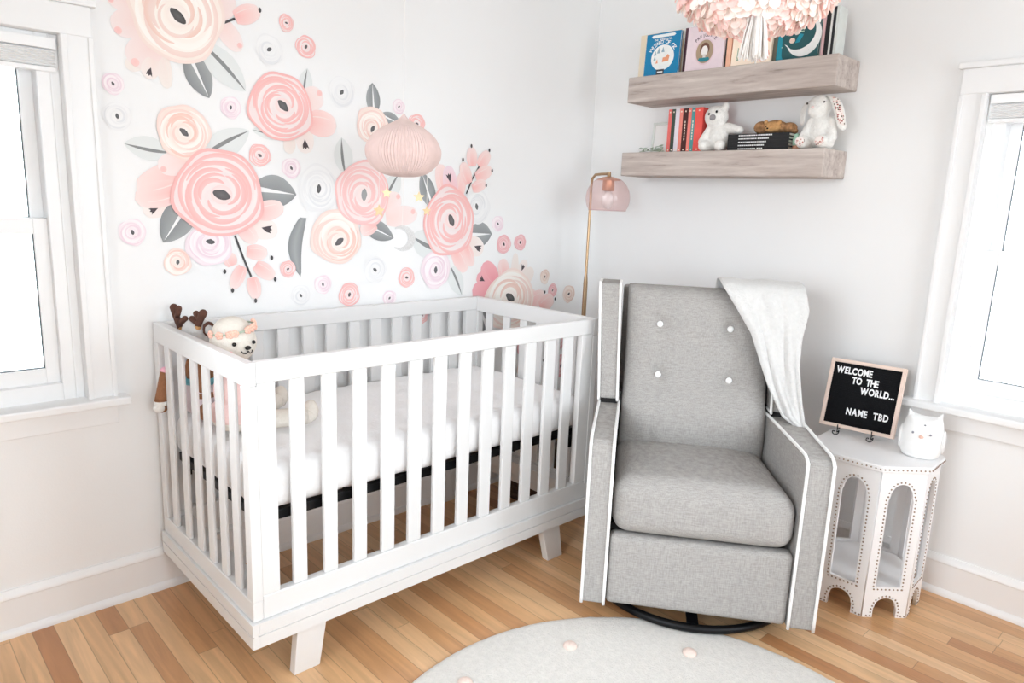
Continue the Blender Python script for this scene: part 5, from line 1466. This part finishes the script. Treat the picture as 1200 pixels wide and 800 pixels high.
blob('dress', [((0, 0, .125), (.060, .064, .078)), ((0, 0, .06), (.076, .082, .045)), ((.04, -.03, .175), (.03, .03, .022))], M['dress_pink'], be, .005, 4)
taper('arm', (.02, -.056, .160), (.060, -.090, .075), .020, .018, M['plush_cream'], be)
taper('arm', (.0, .056, .160), (.050, .085, .075), .020, .018, M['plush_cream'], be)
for y0, y1 in ((-.035, -.075), (.040, .130)):
    taper('leg', (.04, y0, .032), (.190, y1, .030), .030, .026, M['plush_cream'], be)
    MB().ell((.205, y1 + .004, .042), (.024, .026, .036)).build('foot', M['plush_cream'], be, smooth=4)

# ------------------------------------------------------------------ basket beyond the crib
bk = empty('storage_basket', (-.545, -.275, 0)); set_tag(bk, 'dark brown woven basket on the floor beyond the far end of the crib', 'basket')
def rr_ring(hx, hy, z, r=.05, n=8):
    out = []
    for sx, sy, a0 in ((1, 1, 0), (-1, 1, PI / 2), (-1, -1, PI), (1, -1, 1.5 * PI)):
        for k in range(n + 1):
            a = a0 + PI / 2 * k / n; out.append(Vector((sx * (hx - r) + r * math.cos(a), sy * (hy - r) + r * math.sin(a), z)))
    return out
b = MB(); rings = [rr_ring(.120, .145, .0), rr_ring(.124, .150, .012)]
for k in range(1, 41): rings.append(rr_ring(.124 + .018 * k / 40 + (.0022 if k % 2 else 0), .150 + .018 * k / 40 + (.0022 if k % 2 else 0), .012 + .318 * k / 40))
rings += [rr_ring(.134, .160, .330), rr_ring(.120, .146, .10)]
b.ring_skin(rings); b.build('body', M['wicker'], bk, smooth=0.5)
b = MB(); b.tube(rr_ring(.140, .166, .332), .008, 8, closed=True); b.build('rim', M['wicker'], bk, smooth=4)
for sy in (-1, 1):
    MB().tube(cr([(-.04, sy * .166, .315), (-.035, sy * .172, .355), (0, sy * .173, .368), (.035, sy * .172, .355), (.04, sy * .166, .315)], 5), .006, 8).build('handle', M['wicker'], bk, smooth=4)
cl_ = soft_box('folded_cloth', (-.645, -.415, .12), (-.445, -.135, .372), .04, M['mustard'], None, .012, lambda q, H: Vector((0, 0, noise.noise(q * 14) * .012)), 20, 24, 8)
set_tag(cl_, 'folded mustard cloth heaped inside the dark basket beyond the crib', 'cloth')

# ------------------------------------------------------------------ wall decals
def mixc(a, c, t): return tuple(a[i] + (c[i] - a[i]) * t for i in range(3)) + (1.0,)
STY = {
    'cream': (C(248, 238, 230), C(240, 214, 206), C(238, 204, 192), C(250, 246, 240), C(84, 82, 82)),
    'peach': (C(246, 230, 222), C(242, 212, 204), C(240, 200, 188), C(250, 244, 238), C(96, 94, 96)),
    'pink': (C(240, 227, 226), C(244, 192, 189), C(243, 186, 183), C(246, 232, 230), C(96, 92, 94)),
    'pinkpale': (C(244, 226, 224), C(245, 208, 204), C(244, 196, 194), C(248, 236, 234), C(160, 160, 160)),
    'lilac': (C(243, 230, 234), C(236, 218, 226), C(234, 212, 222), C(248, 240, 242), C(88, 86, 90)),
    'white': (C(238, 238, 238), C(234, 234, 235), C(226, 227, 229), C(241, 241, 241), C(92, 92, 94)),
    'beige': (C(236, 220, 210), C(228, 206, 194), C(220, 190, 178), C(240, 228, 220), C(70, 62, 64)),
    'flat': (C(240, 206, 206), C(238, 190, 192), C(234, 178, 182), C(244, 220, 220), C(70, 62, 66)),
}
class Dec:
    def __init__(self): self.bm = bmesh.new(); self.cl = self.bm.loops.layers.float_color.new('Col')
    def fan(self, pts, y, c0, c1):
        cxx = sum(p[0] for p in pts) / len(pts); czz = sum(p[1] for p in pts) / len(pts)
        c = self.bm.verts.new((cxx, y, czz)); V = [self.bm.verts.new((p[0], y, p[1])) for p in pts]
        for i in range(len(V)):
            f_ = self.bm.faces.new([c, V[i], V[(i + 1) % len(V)]])
            for lp in f_.loops: lp[self.cl] = c0 if lp.vert is c else c1
    def strip(self, A_, B_, y, ca, cb_):
        a = [self.bm.verts.new((p[0], y, p[1])) for p in A_]; c = [self.bm.verts.new((p[0], y, p[1])) for p in B_]
        for i in range(len(a) - 1):
            f_ = self.bm.faces.new([a[i], a[i + 1], c[i + 1], c[i]])
            for lp in f_.loops: lp[self.cl] = ca if lp.vert in a else cb_
    def build(self, name, parent=None, loc=None):
        for f_ in self.bm.faces:
            f_.normal_update()
            if f_.normal.y > 0: f_.normal_flip()
        me = D.meshes.new(name); self.bm.to_mesh(me); self.bm.free(); me.materials.append(M['decal'])
        o_ = D.objects.new(name, me); COL.objects.link(o_)
        if parent is not None: o_.parent = parent
        if loc: o_.location = loc
        return o_
def draw_bloom(rx, rz, style, rot, dc, seed, big):
    r_ = random.Random(seed); d = Dec(); pale, mid_, deep, white, dark = STY[style]
    N_ = 56; ph = [r_.uniform(0, 6.28) for _ in range(4)]
    def out(a, k=1.0):
        w = 1 + .035 * math.sin(3 * a + ph[0]) + .028 * math.sin(5 * a + ph[1]) + .012 * math.sin(8 * a + ph[2])
        return (rx * k * w * math.cos(a), rz * k * w * math.sin(a))
    strong = style in ('pink', 'pinkpale', 'flat')
    d.fan([out(2 * PI * k / N_) for k in range(N_)], 0, pale, deep if strong else mixc(pale, mid_, .6))
    y = -.00008
    d.fan([out(2 * PI * k / N_, .93) for k in range(N_)], y, pale, mixc(pale, deep, .12)); 
    nr = (5 if strong else 6) if big else 3
    for q in range(nr):
        k = .80 - .56 * q / nr
        ns = (3 if q % 2 == 0 else 2) if big else 2
        a0 = r_.uniform(0, 6.28)
        for s in range(ns):
            st_ = a0 + 2 * PI * s / ns + r_.uniform(-.25, .25); sp_ = 2 * PI / ns * r_.uniform(.95, 1.22)
            wd = (.046 if big else .07) * r_.uniform(.75, 1.2) * (1.0 if strong else .95)
            ex, ez = r_.uniform(-.05, .05), r_.uniform(-.05, .05)
            n_ = 20; A_, B_, C_ = [], [], []
            for i in range(n_ + 1):
                t = i / n_; a = st_ + sp_ * t; w = wd * (.22 + math.sin(PI * t) ** .7); kk = k + .10 * (t - .5) + .05 * math.sin(PI * t)
                f = lambda rr: (rx * (rr * math.cos(a) + ex) + dc[0] * (1 - k), rz * (rr * math.sin(a) + ez) + dc[1] * (1 - k))
                A_.append(f(kk + w)); B_.append(f(kk - w)); C_.append(f(kk - w - .13 * math.sin(PI * t)))
            y -= .00003
            fill = mixc(pale, white, r_.uniform(.2, .9))
            d.strip(B_, C_, y, fill, pale)
            y -= .00002
            c = deep if strong else (deep, white, mid_)[(s + q) % 3]
            d.strip(A_, B_, y, c, mixc(c, pale, .3))
    y -= .00006
    d.fan([(dc[0] + rx * .24 * math.cos(2 * PI * k / 24), dc[1] + rz * .22 * math.sin(2 * PI * k / 24)) for k in range(24)], y, white, mixc(white, mid_, .4))
    y -= .00006
    a = math.radians(rot); L_ = (.20 if big else .20) * rx; W_ = (.112 if big else .13) * rx
    pts = []
    for k in range(20):
        t = 2 * PI * k / 20; px = L_ * math.cos(t); pz = W_ * math.sin(t) * (1 - .25 * abs(math.cos(t))) * r_.uniform(.9, 1.1)
        pts.append((dc[0] + px * math.cos(a) - pz * math.sin(a), dc[1] + px * math.sin(a) + pz * math.cos(a)))
    d.fan(pts, y, mixc(dark, (1, 1, 1), .06), dark)
    return d
def leaf_pts(B_, T_, w, bend, n=14, f=None):
    b_ = Vector((B_[0], B_[1])); t_ = Vector((T_[0], T_[1])); ax = t_ - b_; nn = Vector((-ax.y, ax.x)).normalized()
    prof = f or (lambda t: math.sin(PI * min(1, (.12 + .88 * t))) ** .75)
    ctr = [b_ + ax * (i / n) + nn * bend * ax.length * math.sin(PI * i / n) for i in range(n + 1)]
    Lf = [ctr[i] + nn * w * prof(i / n) for i in range(n + 1)]; Rt = [ctr[i] - nn * w * prof(i / n) for i in range(n + 1)]
    return ctr, Lf, Rt, nn
GD, GD2, GP, GV, WH = C(164, 167, 168), C(142, 145, 146), C(226, 229, 228), C(140, 142, 142), C(240, 240, 240)
def draw_leaf(d, B_, T_, style, w, bend):
    ctr, Lf, Rt, nn = leaf_pts(B_, T_, w * (.72 if style == 'plain' else 1), -bend * .5)
    y = 0
    if style == 'plain':
        d.strip(Lf, ctr, y, GD2, GD); d.strip(ctr, Rt, y, GD, GD2)
    elif style == 'dark':
        d.strip(Lf, ctr, y, GD, GD2); d.strip(ctr, Rt, y, GD, GD2)
        n = len(ctr) - 1
        A_ = [ctr[i] + nn * w * .17 * (1 - i / n) for i in range(n)] ; B2 = [ctr[i] - nn * w * .17 * (1 - i / n) for i in range(n)]
        d.strip(A_, B2, -.0001, WH, WH)
    else:
        d.strip(Lf, ctr, y, GP, GP); d.strip(ctr, Rt, y, GP, GP)
        n = len(ctr) - 1
        A_ = [ctr[i] + nn * w * .26 * math.sin(PI * (.15 + .85 * i / n)) for i in range(n + 1)]; B2 = [ctr[i] - nn * w * .04 * (1 - i / n) for i in range(n + 1)]
        d.strip(A_, B2, -.0001, GV, GV)
PST = {'blush': (C(244, 214, 208), C(242, 228, 226), C(245, 196, 192)), 'coral': (C(245, 186, 182), C(246, 224, 220), None), 'beige': (C(242, 226, 220), C(240, 232, 226), None),
       'tuft': (C(242, 222, 216), C(242, 234, 230), 'T'), 'tuft2': (C(244, 180, 178), C(240, 220, 228), 'T'), 'tuft3': (C(236, 150, 158), C(240, 180, 186), 'T'), 'rosy': (C(238, 158, 166), C(242, 180, 186), None)}
def draw_petal(d, B_, T_, style, w):
    ca, cb_, sp_ = PST[style]
    prof = lambda t: (math.sin(PI * min(1, .14 + .80 * t)) ** .55) * (1 if t < .9 else math.sqrt(max(.0, 1 - ((t - .9) / .1) ** 2)) * .98 + .02)
    ctr, Lf, Rt, nn = leaf_pts(B_, T_, w, 0, 16, prof)
    n = len(ctr) - 1
    for i in range(n):
        t0, t1 = i / n, (i + 1) / n
        for side in (Lf, Rt):
            V = [d.bm.verts.new((p.x, 0, p.y)) for p in (ctr[i], ctr[i + 1], side[i + 1], side[i])]
            f_ = d.bm.faces.new(V)
            for lp, c in zip(f_.loops, (mixc(ca, cb_, t0), mixc(ca, cb_, t1), mixc(mixc(ca, cb_, t1), cb_, .5), mixc(mixc(ca, cb_, t0), cb_, .5))): lp[d.cl] = c
    ax = (ctr[-1] - ctr[0])
    if sp_ == 'T':
        c = ctr[0] + ax * .62; u = ax.normalized(); s = w * .62
        pts = [c - u * s * .75, c + nn * s * .45 + u * s * .1, c + nn * s * .70 + u * s * .75, c + nn * s * .35 + u * s * .45, c + nn * s * .1 + u * s * .85, c - nn * s * .12 + u * s * .5, c - nn * s * .42 + u * s * .82, c - nn * s * .40 + u * s * .1]
        d.fan([(p.x, p.y) for p in pts], -.0001, C(86, 78, 82), C(86, 78, 82))
    elif sp_:
        c = ctr[0] + ax * .86 + nn * w * .25
        d.fan([(c.x + w * .26 * math.cos(2 * PI * k / 12), c.y + w * .26 * math.sin(2 * PI * k / 12)) for k in range(12)], -.0001, sp_, mixc(sp_, ca, .4))
    else:
        A_ = [ctr[i] + nn * w * .5 * prof(i / n) for i in range(2, n - 3)]; B2 = [ctr[i] + nn * w * .42 * prof(i / n) for i in range(2, n - 3)]
        d.strip(A_, B2, -.0001, cb_, cb_)
roses = []
GW = 'flower decals on the wall'
for idx, it in enumerate(DECALS):
    if it[0] in ('rose', 'small'):
        _, c, r_, style, rot, dc, label, lay = it
        big = it[0] == 'rose'
        if not big: rot = 20 + 137 * idx % 160
        rr = (r_[0] + r_[1]) / 2
        dd_ = draw_bloom(r_[0] * .5 + rr * .5, r_[1] * .5 + rr * .5, style, rot, dc, 31 + idx, big)
        o_ = dd_.build('flower_art_decal', None, (c[0], -(.0012 + lay * .0008), c[1]))
        set_tag(o_, label, 'wall decal', GW)
        if big: roses.append((o_, c, rr, lay))
    elif it[0] == 'spray':
        _, stem, berries, _, _, _, label, lay = it
        o0 = stem[0]
        d = Dec(); P = [Vector((p[0] - o0[0], p[1] - o0[1])) for p in stem]
        DKc = C(84, 82, 84)
        for a, c in zip(P, P[1:]):
            n2 = Vector((-(c - a).y, (c - a).x)).normalized() * .0036
            d.strip([a + n2, c + n2], [a - n2, c - n2], 0, DKc, DKc)
        o_ = d.build('berry_art_decal', None, (o0[0], -.0026, o0[1]))
        set_tag(o_, label, 'wall decal', GW)
        for bi, (bb, tt, w, kk) in enumerate(berries):
            d = Dec(); draw_petal(d, (bb[0] - o0[0], bb[1] - o0[1]), (tt[0] - o0[0], tt[1] - o0[1]), 'coral', w * .9)
            d.fan([(kk[0] - o0[0] + .0055 * math.cos(2 * PI * k / 8), kk[1] - o0[1] + .0085 * math.sin(2 * PI * k / 8)) for k in range(8)], -.0002, DKc, DKc)
            q_ = d.build('berry', o_, (0, -.0003 - .0003 * bi, 0))
for idx, it in enumerate(DECALS):
    if it[0] in ('leaf', 'petal'):
        _, B_, T_, style, w, bend, label, lay = it
        o_, c, rr, rl = min(roses, key=lambda q: math.hypot(q[1][0] - B_[0], q[1][1] - B_[1]) - q[2])
        b0 = (B_[0] - c[0], B_[1] - c[1]); t0 = (T_[0] - c[0], T_[1] - c[1])
        d = Dec()
        if it[0] == 'leaf': draw_leaf(d, b0, t0, style, w, bend)
        else: draw_petal(d, b0, t0, style, w)
        yb = -(.0012 + rl * .0008); y = -(.0008 + lay * .0006) - .00002 * (idx % 20)
        if y < yb + .0003 and not (style == 'tuft2'): y = yb + .0004
        q_ = d.build('leaf' if it[0] == 'leaf' else 'petal', o_, (0, y - yb, 0))
        if it[0] == 'leaf': q_['label'] = {'dark': 'dark grey leaf with white midrib', 'pale': 'pale grey leaf with dark vein', 'plain': 'plain dark grey leaf'}[style]

# ------------------------------------------------------------------ camera
cam_d = D.cameras.new('camera'); cam = D.objects.new('camera', cam_d); COL.objects.link(cam)
yaw, pitch, roll, fpx = CAM[3:7]
fw_ = Vector((math.cos(pitch) * math.cos(yaw), math.cos(pitch) * math.sin(yaw), math.sin(pitch)))
rt = fw_.cross(Vector((0, 0, 1))).normalized(); up = rt.cross(fw_)
c_, s_ = math.cos(roll), math.sin(roll)
rt2 = rt * c_ + up * s_; up2 = -rt * s_ + up * c_
cam.matrix_world = Matrix(((rt2.x, up2.x, -fw_.x, CAM[0]), (rt2.y, up2.y, -fw_.y, CAM[1]), (rt2.z, up2.z, -fw_.z, CAM[2]), (0, 0, 0, 1)))
cam_d.sensor_width = 36; cam_d.lens = fpx / 1200 * 36; cam_d.clip_start = .05
S.camera = cam

# ------------------------------------------------------------------ daylight
w_ = D.worlds.new('overcast_sky'); S.world = w_; w_.use_nodes = True
bg = w_.node_tree.nodes['Background']; bg.inputs[0].default_value = (0.94, 0.98, 1.02, 1); bg.inputs[1].default_value = SKY
WN, WL = w_.node_tree.nodes, w_.node_tree.links
tc_ = WN.new('ShaderNodeTexCoord'); sx_ = WN.new('ShaderNodeSeparateXYZ'); rp_ = WN.new('ShaderNodeValToRGB')
WL.new(tc_.outputs['Generated'], sx_.inputs[0])
mr_ = WN.new('ShaderNodeMapRange'); mr_.inputs[1].default_value = -1; mr_.inputs[2].default_value = 1; WL.new(sx_.outputs[2], mr_.inputs[0]); WL.new(mr_.outputs[0], rp_.inputs[0])
ee = rp_.color_ramp.elements
ee[0].position = 0.44; ee[0].color = (.53, .56, .59, 1)
ee[1].position = 0.85; ee[1].color = (.91, .97, 1.045, 1)
k_ = ee.new(.53); k_.color = (.83, .88, .93, 1)
WL.new(rp_.outputs[0], bg.inputs[0])
def portal(name, loc, rot, sx, sy):
    l = D.lights.new(name, 'AREA'); l.shape = 'RECTANGLE'; l.size = sx; l.size_y = sy; l.cycles.is_portal = True
    o_ = D.objects.new(name, l); COL.objects.link(o_); o_.location = loc; o_.rotation_euler = rot
hz = (ZS + ZH) / 2
portal('daylight', (-2.73, .15, hz), (-PI / 2, 0, 0), .85, ZH - ZS)
portal('daylight', (.15, -2.125, hz), (-PI / 2, 0, -PI / 2), .85, ZH - ZS)
portal('daylight', (.15, -3.08, hz), (-PI / 2, 0, -PI / 2), .80, ZH - ZS)  # portal at the added right-wall window
portal('daylight', (-2.35, RY - .15, 1.45), (PI / 2, 0, 0), 1.20, 1.40)  # portal at the added window facing the crib wall
portal('daylight', (-.75, RY - .15, 1.45), (PI / 2, 0, 0), .90, 1.40)  # portal at the other added window behind the camera
portal('daylight', (RX - .15, -1.75, 1.45), (PI / 2, 0, -PI / 2), 1.40, 1.50)  # portal at the added left-wall window

S.view_settings.view_transform = 'Standard'; S.view_settings.look = 'None'
S.view_settings.gamma = 1; S.view_settings.use_curve_mapping = False
S.view_settings.exposure = EXPO
cy_ = S.cycles
cy_.max_bounces = 14; cy_.diffuse_bounces = 8; cy_.glossy_bounces = 4; cy_.transparent_max_bounces = 12; cy_.transmission_bounces = 6
cy_.sample_clamp_indirect = 8; cy_.caustics_reflective = False; cy_.caustics_refractive = False
cy_.use_denoising = True
